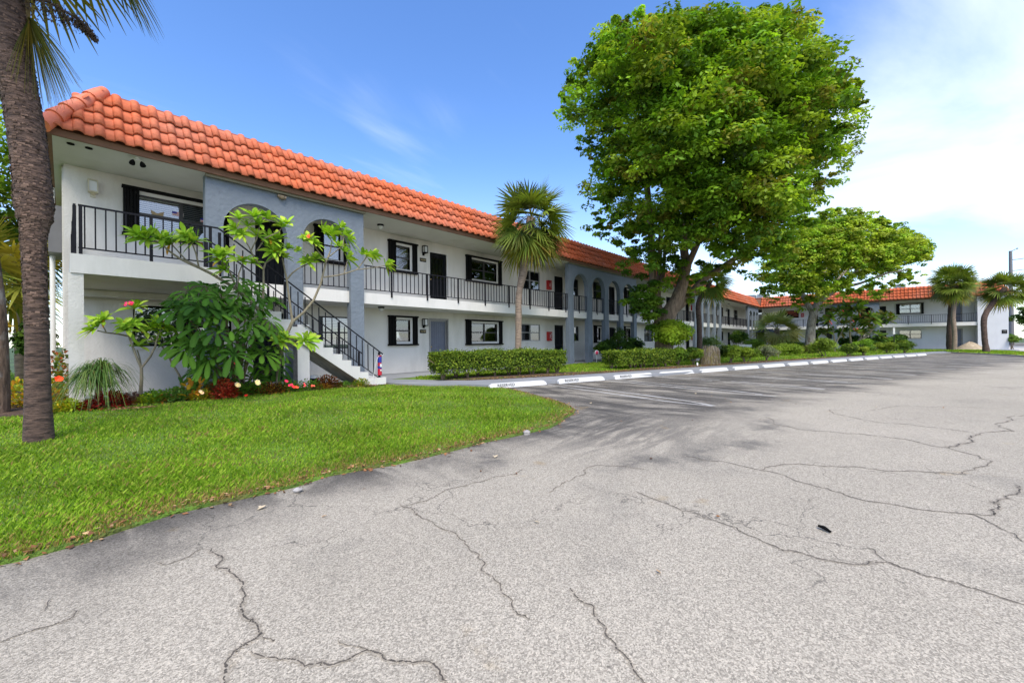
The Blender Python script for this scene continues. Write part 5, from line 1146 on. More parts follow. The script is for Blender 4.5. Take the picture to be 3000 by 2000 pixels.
# large plumeria in front of the stairs
FY = -2.25
def F_(px, py, dy=0): return PY(px, py, FY+dy)
t = thing('frangipani_tree', 'large open-branched frangipani spreading bright green rosettes before the staircase', 'tree', (PY(812, 1130, FY)[0], FY, .05))
br = [([F_(812, 1150), F_(818, 1060), F_(828, 1010), F_(842, 975), F_(857, 942)], [.045, .042, .04, .038, .034]),
 ([F_(857, 942), F_(890, 915, -.05), F_(919, 879, -.1), F_(940, 830, -.1), F_(952, 780, -.1), F_(956, 762, -.1)], [.032, .029, .027, .024, .022, .02]),
 ([F_(857, 942), F_(848, 880, .1), F_(840, 819, .15), F_(832, 780, .15), F_(827, 755, .15)], [.026, .023, .021, .017, .014]),
 ([F_(840, 819, .15), F_(856, 800, .1), F_(873, 787, 0), F_(902, 773, 0), F_(925, 762, -.1)], [.017, .016, .014, .013, .011]),
 ([F_(948, 812, -.1), F_(988, 807, -.2), F_(1015, 800, -.25), F_(1045, 790, -.3), F_(1060, 772, -.3), F_(1075, 752, -.3)], [.018, .017, .016, .015, .013, .012]),
 ([F_(1045, 790, -.3), F_(1090, 785, -.35), F_(1128, 778, -.4)], [.013, .012, .010]), ([F_(1008, 800, -.25), F_(1015, 775, -.2), F_(1018, 762, -.2)], [.011, .010, .009]),
 ([F_(956, 765, -.1), F_(935, 740, -.15), F_(918, 715, -.2), F_(905, 705, -.2)], [.018, .016, .013, .011]), ([F_(956, 765, -.1), F_(968, 735, 0), F_(972, 705, 0), F_(960, 692, 0)], [.018, .015, .012, .011]), ([F_(960, 755, -.1), F_(985, 735, -.2), F_(1005, 720, -.25), F_(1008, 690, -.25)], [.014, .012, .011, .01]),
 ([F_(826, 1030, .2), F_(790, 960, .1), F_(755, 905, 0), F_(735, 885, 0), F_(695, 848, -.1), F_(661, 827, -.15), F_(620, 802, -.2), F_(583, 784, -.2), F_(555, 772, -.2), F_(529, 759, -.2), F_(495, 735, -.25), F_(470, 712, -.3), F_(440, 700, -.3)], [.042, .040, .037, .035, .031, .029, .027, .025, .022, .020, .016, .013, .011]),
 ([F_(583, 784, -.2), F_(575, 745, -.3), F_(562, 710, -.3)], [.015, .013, .010]), ([F_(583, 782, -.2), F_(545, 762, -.1), F_(500, 712, -.1), F_(492, 700, -.1)], [.016, .013, .011, .009]), ([F_(470, 712, -.3), F_(430, 705, -.4), F_(405, 690, -.4)], [.01, .009, .008]),
 ([F_(695, 848, -.1), F_(675, 800, -.3), F_(658, 775, -.35), F_(652, 762, -.35)], [.020, .018, .014, .012]), ([F_(695, 848, -.1), F_(700, 800, 0), F_(712, 770, .05)], [.016, .013, .01]),
 ([F_(770, 925, .1), F_(772, 850, .1), F_(772, 788, .05), F_(778, 770, .05), F_(805, 752, 0), F_(818, 740, 0)], [.026, .022, .02, .017, .013, .011]), ([F_(772, 790, .05), F_(745, 755, -.1), F_(728, 720, -.15), F_(708, 690, -.15)], [.018, .016, .013, .01]), ([F_(735, 735, -.15), F_(752, 700, -.2), F_(760, 665, -.2)], [.014, .012, .01]), ([F_(772, 700, -.2), F_(815, 680, -.2), F_(826, 668, -.2)], [.012, .011, .009]), ([F_(752, 735, -.1), F_(772, 705, -.2)], [.012, .011]),
 ([F_(842, 975, 0), F_(850, 1000, -.2), F_(868, 1004, -.35), F_(890, 998, -.4)], [.014, .013, .011, .009]), ([F_(830, 1020, 0), F_(822, 1010, -.3), F_(820, 1000, -.35)], [.012, .010, .009])]
mb = MB()
for p, r in br: mb.tube(p, r, 9, jit=.03)
mb.build('trunk', STEM, t)
A = LA(); Fl = LA()
ros = [(405,688,-.4),(430,700,-.4),(448,684,-.35),(470,700,-.3),(492,698,-.2),(497,716,-.1),(562,706,-.3),(575,700,-.2),(545,690,-.2),(652,760,-.35),(640,748,-.3),(668,742,-.3),(712,764,.05),(708,686,-.15),(690,668,-.1),(725,662,-.1),(745,635,-.2),(762,655,-.2),(783,640,-.1),(752,690,-.1),(826,664,-.2),(840,655,-.2),(815,700,0),(800,735,0),(820,735,0),(842,728,.1),(830,752,.15),(778,720,0),(790,700,0),(870,735,.1),(902,768,0),(925,758,-.1),(905,700,-.2),(890,705,-.2),(920,712,-.2),(958,688,0),(975,680,0),(945,672,0),(1008,686,-.25),(1020,700,-.25),(998,665,-.1),(990,720,-.1),(1018,758,-.2),(1008,735,-.2),(1074,750,-.3),(1090,745,-.3),(1060,745,-.3),(1130,776,-.4),(1140,770,-.4),(890,996,-.4),(905,1000,-.4),(820,998,-.35),(835,990,-.3),(700,640,-.1),(660,790,-.3),(740,770,0)]
for x, y, dy in ros:
    c = F_(x, y, dy); out = unit(np.array([(x-780)/500, -.35, .75])+rng.normal(0, .25, 3)); rosette(A, c, out, int(rng.integers(12, 17)), rng.uniform(.26, .34), yel=.03)
for x, y in ((905, 690), (902, 694)): flower(Fl, F_(x, y, -.35), .045, (.75, .16, .14))
A.build('foliage', LEAFG, t); Fl.build('flower', LEAF, t)
# small plumeria by the near wall
SY = -1.95
def S_(px, py, dy=0): return PY(px, py, SY+dy)
t = thing('frangipani_tree', 'small frangipani with one pink blossom cluster by the near white pillar', 'tree', (PY(411, 1175, SY)[0], SY, .05))
mb = MB()
for p, r in [([S_(412, 1185), S_(411, 1160), S_(415, 1110), S_(414, 1078)], [.035, .032, .026, .024]), ([S_(414, 1078), S_(398, 1040), S_(385, 1005), S_(378, 985), S_(345, 978, -.05), S_(310, 974, -.1), S_(285, 968, -.1)], [.022, .02, .018, .016, .014, .012, .01]), ([S_(414, 1078), S_(410, 1050, .1), S_(402, 1025, .1)], [.014, .012, .01]), ([S_(312, 974, -.1), S_(302, 955, -.1), S_(296, 945, -.1)], [.01, .009, .008]), ([S_(385, 1000), S_(390, 960, 0), S_(395, 920, 0), S_(394, 905, 0)], [.014, .012, .010, .009]), ([S_(414, 1078), S_(440, 1045, -.05), S_(455, 1015, -.1), S_(462, 985, -.1), S_(472, 968, -.1)], [.02, .018, .016, .012, .009]), ([S_(458, 1005, -.1), S_(435, 985, 0), S_(420, 975, 0)], [.01, .009, .008])]: mb.tube(p, r, 9)
mb.build('trunk', STEM, t); A = LA(); Fl = LA()
for x, y, dy in [(272,966,-.1),(286,955,-.1),(297,942,-.1),(305,935,-.1),(394,903,0),(402,895,0),(383,955,-.1),(372,965,-.15),(395,948,-.1),(365,950,-.1),(440,958,-.1),(455,950,-.1),(472,962,-.1),(485,955,-.1),(425,970,0),(405,1012,.1),(460,940,0)]:
    rosette(A, S_(x, y, dy), unit(np.array([(x-400)/250, -.3, .75])+rng.normal(0, .2, 3)), int(rng.integers(10, 14)), rng.uniform(.22, .29), yel=.03)
for i in range(9): flower(Fl, S_(378+rng.normal(0, 7), 889+rng.normal(0, 2.5), -.05+rng.normal(0, .03)), .028, (.85, .06, .30))
A.build('foliage', LEAFG, t); Fl.build('flower', LEAF, t)
t = thing('frangipani_tree', 'thin bare leaning plant stem rising from the flower bed to the small frangipani', 'plant', (PY(535, 1150, SY)[0], SY, .05))
mb = MB(); mb.tube([S_(542, 1150), S_(532, 1112), S_(520, 1090), S_(503, 1062), S_(490, 1035), S_(472, 1010), S_(462, 1000)], [.02, .02, .018, .016, .015, .013, .011], 8); mb.build('trunk', STEM, t)
A = LA()
for c in (S_(462, 998), S_(470, 985)): rosette(A, c, [-.2, -.3, .8], 9, .18)
A.build('foliage', LEAFG, t)
# umbrella-leaved shrub under the stair
t = thing('umbrella_shrub', 'big dark glossy umbrella-leaved shrub filling the space under the stairs', 'shrub', (PY(690, 1150, -2.0)[0], -2.0, .05))
A = LA(); UG = [np.array(c) for c in [(.028,.09,.010), (.042,.125,.013), (.065,.17,.018), (.03,.095,.014), (.11,.24,.035)]]; cl = []
SP = [(515,870),(530,855),(560,846),(600,846),(640,840),(665,815),(700,800),(735,815),(765,845),(785,890),(800,945),(815,970),(825,1000),(835,1035),(835,1070),(825,1095),(790,1112),(750,1125),(700,1128),(640,1125),(590,1118),(575,1090),(560,1060),(530,1040),(520,1000),(535,965),(515,930)]
q = np.c_[rng.uniform(495, 875, 900), rng.uniform(835, 1135, 900)]; q = q[inpoly(q, SP)]; sel = []
for p in q:
    if all(np.hypot(*(p-s)) > rng.uniform(22, 40) for s in sel): sel.append(p)
mb = MB(); root = np.array([PY(700, 1150, -1.9)[0], -1.9, 0])
for p in sel:
    e = dseg(np.array([p]), SP)[0]; Yc = -2.0-.85*min(1, e/70)**.6+rng.normal(0, .12); cl.append(PY(p[0], p[1]-12, Yc))
for p in sel[::2]: cl.append(PY(p[0]+rng.normal(0, 10), p[1]+rng.normal(0, 10), rng.uniform(-2.1, -1.7)))
for i, c in enumerate(cl):
    Ls = rng.choice([.17, .22, .27, .31]); n = int(rng.integers(7, 12)); out = unit(np.array([(c[0]-root[0])*.3, -.5, .8])+rng.normal(0, .32, 3)); a = unit(np.cross(out, [1, .2, .1])); b = np.cross(out, a); cb = UG[rng.choice(5, p=[.25, .3, .22, .18, .05])]
    if c[2] < .45: cb = cb
    for j in range(n):
        az = j*6.283/n+rng.normal(0, .1); d = (a*math.cos(az)+b*math.sin(az))*.9+out*.22; L_ = Ls*rng.uniform(.85, 1.15); st = c+d*.05
        leaf3(A, st, d, out, L_, L_*.36, rng.uniform(.3, .75), cb*rng.uniform(.85, 1.2), prof=(.10, .30, .55, .85, 1.0, .62), fold=.15)
    if i % 3 == 0: mb.tube([root+rng.normal(0, .08, 3)*[1, 1, 0], (root+c)/2+np.array([0, .1, .1]), c], [.03, .02, .008], 6)
mb.build('stems', BARK, t); A.build('foliage', LEAFG, t)
# arching grass-leaved plant
t = thing('ponytail_plant', 'arching fountain of thin strap leaves beside the near white pillar', 'plant', (PY(290, 1215, -2.25)[0], -2.25, .05)); A = LA()
MB().lathe((PY(290, 1215, -2.25)[0], -2.25, .02), [(.10, 0), (.12, .08), (.06, .2), (.035, .45), (.03, .55)], 12).build('trunk', BARK, t)
for (hx, hy, N_, Lm) in ((265, 1098, 330, .62), (300, 1085, 300, .66), (290, 1120, 150, .5)):
    h = PY(hx, hy, -2.25)
    for i in range(N_):
        az = rng.random()*6.283; el = rng.uniform(.1, 1.35); d = np.array([math.cos(az)*math.cos(el), math.sin(az)*math.cos(el), math.sin(el)]); ln = Lm*rng.uniform(.6, 1.25); g = rng.uniform(.7, 1.3); pts = []; 
        for k in range(8):
            s = k/7; pts.append(h+d*ln*1.15*s*(1-.2*s)+np.array([0, 0, -1])*ln*g*s*s*1.0)
        for p_ in pts: p_[2] = max(p_[2], .03)
        sd = unit(np.cross(d, [0, 0, 1])); c = np.array([(.035,.085,.018), (.05,.11,.022), (.08,.13,.03), (.12,.13,.04)][rng.choice(4, p=[.35, .35, .2, .1])])
        A.strip(pts, [.013, .013, .011, .010, .009, .007, .005, .002], sd, c*rng.uniform(1.1, 1.7))
A.build('foliage', PALM, t)
# flower bed plants, each its own
def bedplant(px, py, Y, w_, h, cols, label, size=.06, n=420, flowers=None, name='bed_plant', kind='tuft', wid=.5):
    w_ *= 1.25; h *= 1.12; n = int(n*1.35)
    p = PY(px, py, Y); z0 = float(lawn_z(np.array([[p[0], Y]]))[0])+.02; c = np.array([p[0], Y, z0]); t = thing(name, label, 'plant', c, 'small plants in the flower bed'); A = LA(); cols = [np.array(q) for q in cols]
    for i in range(n):
        d = unit(rng.normal(size=3)); d[2] = abs(d[2]); r = rng.random()**.4; b = c+d*r*np.array([w_/2, w_/2*.8, h]); b[2] = max(b[2], z0+.02)
        dd = unit(d+rng.normal(0, .4, 3)+np.array([0, 0, .25])); col = cols[rng.integers(len(cols))]*rng.uniform(.75, 1.25)
        leaf3(A, b, dd, np.array([.1, .2, 1.]), size*rng.uniform(.7, 1.3), size*wid, .3, col, prof=(.2, .9, 1, .1), fold=.2)
    A.build('foliage', LEAFG, t)
    if flowers:
        Fl = LA(); 
        for (fx, fy, fr, fc) in flowers:
            for q in range(3 if fr < .045 else 2): flower(Fl, PY(fx+rng.normal(0, 2), fy+rng.normal(0, 2), Y-w_*.4), fr*(.72 if fr < .05 else .6), fc, 6 if fr < .05 else 8)
        Fl.build('flower', LEAF, t)
    return t
RED = [(.17,.012,.015), (.11,.01,.012), (.22,.03,.02)]; YE = [(.45,.38,.03), (.30,.33,.03), (.20,.28,.03)]; GR = [(.06,.16,.02), (.10,.22,.03)]; BR = [(.10,.035,.015), (.16,.06,.02), (.05,.03,.01)]; LIME = [(.24,.36,.03), (.30,.42,.04)]
bedplant(322, 1195, -2.45, .50, .22, RED, 'dark red low plant right of the strap-leaved fountain plant', .10, 300, wid=.3)
bedplant(245, 1208, -2.5, .26, .12, RED, 'small red plant under the strap-leaved fountain plant', .07, 150, wid=.3)
bedplant(205, 1208, -2.5, .30, .16, LIME, 'lime-yellow tuft at the near end of the flower bed', .06, 260); bedplant(172, 1213, -2.5, .3, .13, YE, 'yellow-green tuft beside the massive palm trunk', .06, 220)
bedplant(388, 1188, -2.3, .34, .16, [(.12,.08,.09), (.16,.12,.13), (.07,.04,.05)], 'purplish low plant at the small frangipani stem', .09, 160)
bedplant(428, 1182, -2.4, .30, .15, LIME, 'bright lime patch right of the small frangipani stem', .05, 300); bedplant(452, 1172, -2.4, .34, .20, GR, 'mid-green leafy plant behind the lime patch', .07, 260)
bedplant(474, 1172, -2.35, .30, .14, [(.40,.14,.03), (.20,.16,.03)], 'orange-leaved low plant near the leaning bare stem', .07, 150); bedplant(515, 1168, -2.4, .40, .24, [(.07,.17,.04), (.10,.22,.05)], 'soft green plant below the leaning bare stem', .06, 380)
bedplant(572, 1150, -2.4, .42, .42, [(.50,.33,.04), (.42,.22,.04), (.07,.16,.03)], 'croton with yellow and orange leaves beneath the umbrella shrub', .20, 55, wid=.34)
bedplant(545, 1130, -2.2, .5, .28, [(.035,.12,.02), (.05,.15,.03)], 'long-leaved dark green plant left of the yellow croton', .24, 26, wid=.26)
bedplant(615, 1125, -2.25, .36, .46, [(.12,.20,.10), (.16,.24,.13)], 'grey-green herb with tiny pink tips in front of the umbrella shrub', .05, 420, [(606, 1100, .03, (.6,.3,.25))])
bedplant(592, 1170, -2.5, .34, .16, YE, 'yellow speckled low plant under the croton', .05, 320, [(590, 1148, .06, (.75,.68,.6))])
bedplant(655, 1158, -2.5, .42, .30, [(.36,.05,.03), (.24,.03,.025), (.45,.10,.06)], 'crimson rounded plant in the middle of the flower bed', .08, 420)
bedplant(697, 1150, -2.4, .42, .22, GR, 'green plant with a large white star flower', .07, 240, [(695, 1128, .09, (.82,.80,.70))]); bedplant(752, 1150, -2.4, .5, .24, GR, 'green plant with the brightest white star flower', .07, 260, [(753, 1122, .10, (.85,.84,.76)), (719, 1156, .035, (.6,.03,.03))])
bedplant(788, 1152, -2.45, .62, .20, BR+[(.42,.26,.04)], 'bronze and gold coleus mat left of the grey stair column', .05, 700)
bedplant(845, 1150, -2.35, .6, .22, GR, 'green plant with pink flowers before the grey stair column', .06, 380, [(838, 1118, .045, (.85,.06,.22)), (850, 1126, .04, (.85,.06,.22)), (858, 1131, .045, (.8,.07,.10)), (868, 1136, .045, (.85,.15,.08)), (893, 1128, .03, (.8,.1,.15))])
bedplant(905, 1143, -2.2, .5, .22, GR, 'sparse green plant with a salmon flower right of the stair column', .06, 240, [(914, 1130, .04, (.75,.2,.15))])
bedplant(958, 1112, -1.95, .62, .28, BR, 'dark brown leafy mound under the stair flight', .07, 520); bedplant(945, 1133, -2.1, .4, .12, [(.40,.24,.04), (.2,.14,.03)], 'gold-brown low strip before the dark brown mound', .045, 260)
bedplant(1010, 1118, -1.9, .5, .14, GR, 'low green cover before the lowest stair steps', .05, 260); bedplant(1058, 1112, -1.85, .42, .19, [(.10,.2,.03), (.32,.30,.05), (.14,.24,.03)], 'variegated yellow-green plant at the foot of the stairs', .055, 420)
bedplant(640, 1090, -2.5, .3, .5, [(.10,.19,.07), (.14,.22,.09)], 'thin herb with one red-pink bloom among the umbrella leaves', .045, 150, [(688, 1059, .05, (.85,.08,.16))])
# plants seen left of and behind the massive palm
bedplant(90, 1195, -1.2, .9, .42, YE+[(.45,.25,.03)], 'yellow croton bush behind the massive palm, near the grey trunk', .10, 500); bedplant(178, 1150, 0.3, .55, .9, [(.06,.13,.03), (.20,.24,.05), (.32,.10,.04)], 'mixed croton with one red flower by the end of the building', .10, 380, [(172, 1112, .12, (.85,.12,.05))])
bush('bright green shrub left of the near palm in the side yard', (-1.35, 1.2, 0), (.8, .7, .75), 2600, .11, [(.10,.22,.02), (.15,.28,.03), (.20,.24,.03)], k=14, stems=3); bush('orange and yellow croton in the side yard between the two near trunks', (-1.3, 2.2, .35), (.7, .7, 1.1), 3200, .14, [(.36,.28,.03), (.22,.26,.03), (.45,.20,.03), (.12,.2,.03)], k=16, stems=3, asp=.35)
bush('dark shrub between the near palm and the building end', (-.55, 4.6, 0), (.5, .6, 1.25), 2600, .12, DG, k=16, stems=3)
t = thing('frangipani_tree', 'low branching plant with long pale-green leaves between the near trunks', 'plant', (-1.15, -.6, 0)); A = LA(); mb = MB()
for e in ((-1.5, -.6, .9), (-.9, -.7, 1.1), (-1.2, -.3, 1.5), (-1.0, -.6, .55), (-1.4, -.9, .45)): mb.tube([(-1.15, -.6, 0), (np.array(e)+[-1.15, -.6, 0])/2, e], [.03, .022, .012], 7); rosette(A, np.array(e), [0, -.4, .8], 11, .26, [np.array([.14, .27, .03]), np.array([.2, .3, .04])])
mb.build('trunk', STEM, t); A.build('foliage', LEAFG, t)
palm('fan palm in the side yard behind the massive trunk', (-1.45, 5.6, 0), (-1.5, 5.4, 3.2), .13, 1.9, 34, PALMBARK2, None, leafr=.6, green=[(.10,.16,.03), (.15,.19,.03), (.2,.2,.03)]); palm('second fan palm farther back in the side yard', (-.95, 8.6, 0), (-1.0, 8.5, 4.3), .13, 1.6, 30, PALMBARK2, None, leafr=.6)
# pink-flowered plumeria on the far lawn
base = G(2500, 1030, 0); zd = fdist(base)
t = thing('frangipani_tree', 'pink-flowered frangipani before the far blue arches', 'tree', base); A = LA(); Fl = LA(); mb = MB()
for p, r in [([D(2502, 1032), D(2515, 1000), D(2540, 985), D(2560, 960)], [.14, .12, .09, .05]), ([D(2515, 1000), D(2525, 980), D(2575, 945), D(2595, 930)], [.1, .08, .06, .04]), ([D(2445, 1033), D(2446, 1000), D(2440, 965), D(2425, 945)], [.07, .06, .05, .03]), ([D(2446, 1010), D(2465, 975), D(2478, 940)], [.06, .05, .03]), ([D(2495, 1020), D(2490, 980), D(2492, 940), D(2500, 910)], [.1, .08, .06, .03])]: mb.tube(p, r, 7)
mb.build('trunk', STEM, t)
FP = [(2478,893),(2510,888),(2462,905),(2450,918),(2500,905),(2515,903),(2425,925),(2440,930),(2415,932),(2455,925),(2475,920),(2490,930),(2485,945),(2468,945),(2540,925),(2555,925),(2575,922),(2590,918),(2605,925),(2612,932),(2560,935),(2545,942),(2530,945),(2585,935),(2520,935),(2405,975),(2420,972),(2440,968),(2460,972),(2500,960),(2510,972),(2530,975),(2565,972),(2575,985),(2550,965),(2480,970),(2600,940),(2570,945),(2423,948)]
for x, y in FP: rosette(A, D(x+rng.normal(0, 3), y+rng.normal(0, 3), rng.normal(0, .8)), unit(np.array([-.4, 0, .8])+rng.normal(0, .3, 3)), 14, .78, [np.array(c) for c in [(.035,.10,.02), (.06,.14,.02), (.10,.20,.025), (.10,.11,.03)]], 0)
for x, y, o in [(2468,910,-1),(2425,922,-1),(2430,942,-1),(2434,947,-1),(2498,940,-1),(2542,918,-1),(2550,920,-1),(2558,922,-1),(2545,930,-1),(2565,927,-1),(2500,965,-1),(2506,967,-1),(2510,963,-1),(2518,923,-1)]: flower(Fl, D(x, y, o), .17, (.68, .12, .18), 6)
A.build('foliage', LEAFG, t); Fl.build('flower', LEAF, t)
# ------------------------------------------------------------------ turf
def turf(name, poly, n, zf, hfun, label, cols, w0=.006, dens=None, seed=1):
    r_ = np.random.default_rng(seed); P = np.array([p[:2] for p in poly]); out = []; tot = 0
    while tot < n:
        # more blades where the ground is near the camera: sample by distance
        R_ = 1.5*np.exp(r_.random(n)*math.log(dens[1]/1.5)); a = r_.uniform(dens[2], dens[3], n); q = np.c_[CAM[0]+R_*np.sin(a), CAM[1]+R_*np.cos(a)]; q = q[inpoly(q, poly)]; out.append(q); tot += len(q)
    q = np.concatenate(out)[:n]; n = len(q); d = np.linalg.norm(q-CAM[:2], axis=1); z = zf(q); e = dseg(q, poly[:len(edge)+6], closed=False) if name == 'grass' else np.full(n, 9.)
    h = hfun(q)*r_.uniform(.55, 1.25, n)*np.clip(.55+e*1.4, .5, 1); az = r_.uniform(0, 6.283, n); lean = r_.uniform(.15, 1.1, n)*h; wd = w0*(1+np.clip(d-4, 0, 40)*.13)*r_.uniform(.7, 1.3, n)
    s = np.c_[-np.sin(az), np.cos(az)]*wd[:, None]*.5; dr = np.c_[np.cos(az), np.sin(az)]; B = np.c_[q, z-.005]
    V = np.empty((n, 4, 3)); V[:, 0, :2] = q-s; V[:, 1, :2] = q+s; V[:, 0, 2] = V[:, 1, 2] = z-.01
    m = q+dr*lean[:, None]*.45; V[:, 2, :2] = m+s*.8; V[:, 2, 2] = z+h*.62; tpp = q+dr*lean[:, None]; V[:, 3, :2] = tpp; V[:, 3, 2] = z+h*.95
    nz = np.sin(q[:, 0]*2.1+3*np.sin(q[:, 1]*.9))*np.cos(q[:, 1]*2.7+np.sin(q[:, 0]*1.3)); cols = np.array(cols); ci = r_.choice(len(cols)-1, n); C = cols[ci]*(1+.20*nz[:, None])*(1+r_.normal(0, .14, (n, 1)))
    dry = np.clip(.62-e*1.5, 0, .6)+.05+.13*(nz > .55); isd = r_.random(n) < dry; C[isd] = cols[-1]*r_.uniform(.6, 1.2, (isd.sum(), 1))
    F = np.arange(n*4).reshape(n, 4)[:, [0, 1, 2, 3]]; o = np_mesh(name, V.reshape(-1, 3), F, GRASSM, None, np.clip(np.repeat(C, 4, 0), .005, 1)); return stuff(o, label, 'grass')
TURF = [(.155,.31,.018), (.20,.38,.022), (.255,.43,.028), (.115,.24,.016), (.31,.45,.055), (.36,.28,.10)]
turf('grass', LAWN, 330000, lawn_z, lambda q: .042+.018*np.sin(q[:, 0]*3.1)*np.sin(q[:, 1]*2.3), 'bright green lawn turf sweeping to the edge of the car park', TURF, .0055, (0, 26, -1.0, 1.25), seed=4)
turf('grass_verge', GARD, 60000, gz, lambda q: .055+0*q[:, 0], 'green turf between the walkway and the long building', TURF, .010, (0, 70, .6, 1.75), seed=5)
turf('grass_verge', STRIP, 9000, lambda q: np.zeros(len(q)), lambda q: .07+0*q[:, 0], 'narrow turf strip in front of the blank end wall', TURF, .02, (0, 80, 1.2, 1.9), seed=6)
# dry leaves along the lawn edge and in the planting strip
def litter(pts, n, sd, zf, size, name, label, cols):
    P = []; 
    for a, b in zip(pts[:-1], pts[1:]): a, b = np.array(a[:2]), np.array(b[:2]); k = max(1, int(n*np.linalg.norm(b-a)/sum(np.linalg.norm(np.array(q[:2])-np.array(p[:2])) for p, q in zip(pts[:-1], pts[1:])))); u = rng.random((k, 1)); P.append(a+(b-a)*u+rng.normal(0, 1, (k, 2))*sd*np.where(rng.random((k, 1)) < .12, 2.2, 1)*[1, .8])
    P = np.concatenate(P); z = zf(P)+.012; C = np.c_[P, z]; k = len(P); nr = unit(np.array([0, 0, 1.])+rng.normal(0, .35, (k, 3))); V, F = leaf_quads(C, nr, size*rng.uniform(.5, 1.3, k), .55, .25); V[:, 2] = np.maximum(V[:, 2], np.repeat(z, 4)-.006)
    return stuff(np_mesh(name, V, F, LITTER, None, np.repeat(pal(k, cols, .25), 4, 0)), label, 'leaves')
DRY = [(.26,.12,.05), (.34,.18,.08), (.18,.08,.04), (.42,.27,.14), (.12,.06,.03)]
ez = lambda P: np.where(inpoly(P, LAWN), lawn_z(P)+.01, -.078)
litter([(a, b+.03) for a, b in edge], 3800, .055, ez, .042, 'fallen_leaves', 'brown dry leaves gathered along the lawn edge', DRY)
litter([(8.3, -2.95), (11.9, -4.2), (14.5, -4.95), (20, -6.5), (30, -9.2)], 3800, .22, lambda P: np.full(len(P), .03), .05, 'fallen_leaves', 'brown dry leaves under the hedges', DRY)
litter([tuple(G(x, y, .06)[:2]) for x, y in ((325, 1212), (400, 1206), (450, 1203))], 260, .05, lambda P: lawn_z(P)+.035, .05, 'fallen_leaves', 'small brown patch of dead leaves on the lawn before the small frangipani', DRY)
litter([(.5, -2.1), (5.7, -1.9)], 900, .2, lambda P: lawn_z(P)+.05, .045, 'fallen_leaves', 'dry leaves in the flower bed', DRY)
litter([(9, -6), (10, -9), (4, -9.2), (2, -9.3), (14, -10), (9, -13)], 70, .9, lambda P: np.where(inpoly(P, LAWN), lawn_z(P)+.03, -.078), .04, 'fallen_leaves', 'a few scattered dry leaves on the asphalt', DRY+[(.5,.42,.3)])
# ------------------------------------------------------------------ loose things
def rock(c, r, label, m, sq=.6, name='rock', seed=0):
    bm = bmesh.new(); bmesh.ops.create_icosphere(bm, subdivisions=3, radius=1); r_ = np.random.default_rng(seed); ph = r_.uniform(0, 6, 6)
    for v in bm.verts:
        p = v.co; k = 1+.18*math.sin(p.x*3+ph[0])+.14*math.sin(p.y*4+ph[1])+.10*math.sin(p.z*6+ph[2])+.05*math.sin(p.x*11+p.y*9+ph[3]); v.co = Vector((p.x*r[0]*k+c[0], p.y*r[1]*k+c[1], max(-.02, p.z*r[2]*k)+c[2]))
    me = bpy.data.meshes.new(name); bm.to_mesh(me); me.materials.append(m); o = bpy.data.objects.new(name, me); COL.objects.link(o)
    for f in me.polygons: f.use_smooth = True
    return tag(o, label, 'rock')
STONE = mat('grey_stone', (.34, .32, .30), .9, .25, 6, .8, 30, dirt=(.2, .17, .13), dscale=5)
p = G(893, 1430, -.06); rock((p[0]-.05, p[1], -.06), (.035, .022, .02), 'small grey stone at the lawn edge in the foreground', STONE, seed=1)
p = G(1543, 1268, -.06); rock((p[0], p[1], -.06), (.06, .05, .035), 'pale flat stone at the lawn edge near the lawn tip', STONE, seed=2)
p = gb(2060, 1060); rock((p[0], p[1]+.25, 0), (.5, .4, .26), 'pale boulder beside the dry stump', STONE, seed=3)
# dry stump wrapped in old frond bases
c = np.array([20.35, -6.05, 0]); t = thing('dry_stump', 'shaggy grey-brown dead stump on the walkway edge', 'stump', c)
V = []; MBs = MB(); MBs.lathe(c, [(.34, -.02), (.33, .25), (.30, .5), (.27, .64), (.16, .70), (0, .71)], 16); MBs.build('stump_core', BARK, t); A = LA()
for i in range(1400):
    az = rng.random()*6.283; h = rng.uniform(.1, .82)+.1*math.sin(az*2); r = .38-.06*h+.06*math.sin(az*3); d = np.array([math.cos(az), math.sin(az), 0]); p = c+d*r+np.array([0, 0, h]); ln = rng.uniform(.12, .4); col = np.array([(.30,.23,.15), (.20,.14,.09), (.38,.33,.26), (.30,.26,.08)][rng.integers(4)])
    A.strip([p, p+d*.05-np.array([0, 0, ln*.5]), p+d*.07-np.array([0, 0, min(ln, h-.01)])], [.02, .022, .006], np.cross(d, [0, 0, 1]), col*rng.uniform(.6, 1.2))
A.build('dead_fronds', LITTER, t)
tag(MB().lathe((*gb(2043, 1073)[:2], .0), [(.035, 0), (.035, .16), (.02, .17), (0, .17)], 10).build('marker_stake', WHT), 'short white marker stake at the walkway edge before the stump', 'stake')
# metal tyre-iron-like scrap on the asphalt and twig
p = G(2415, 1554, -.08); q = G(2398, 1547, -.08); q2 = G(2434, 1563, -.08)
tag(MB().tube([(*q[:2], -.065), (*p[:2], -.06), (*q2[:2], -.068)], [.008, .012, .006], 8, jit=.3).build('rubber_scrap', BLACK), 'black twisted scrap of rubber lying on the asphalt', 'scrap')
for (x, y, lb) in ((1733, 1181, 'pale crumpled leaf scrap lying in the first parking bay'), (2040, 1153, 'tiny white paper scrap in the second parking bay'), (1456, 1338, 'yellow leaf lying on dark asphalt near the lawn tip'), (772, 1488, 'tan leaf lying alone on the asphalt by the foreground lawn edge')):
    p = G(x, y, -.075); A = LA(); leaf3(A, p+np.array([-.04, 0, .004]), [1, .2, .1], np.array([0, 0, 1.]), .06, .032, -.1, np.array([.55, .45, .30])); leaf3(A, p+np.array([-.02, .02, .006]), [.4, 1, .3], np.array([0, 0, 1.]), .03, .02, .1, np.array([.5, .42, .3])); tag(A.build('loose_scrap', LITTER), lb, 'scrap')
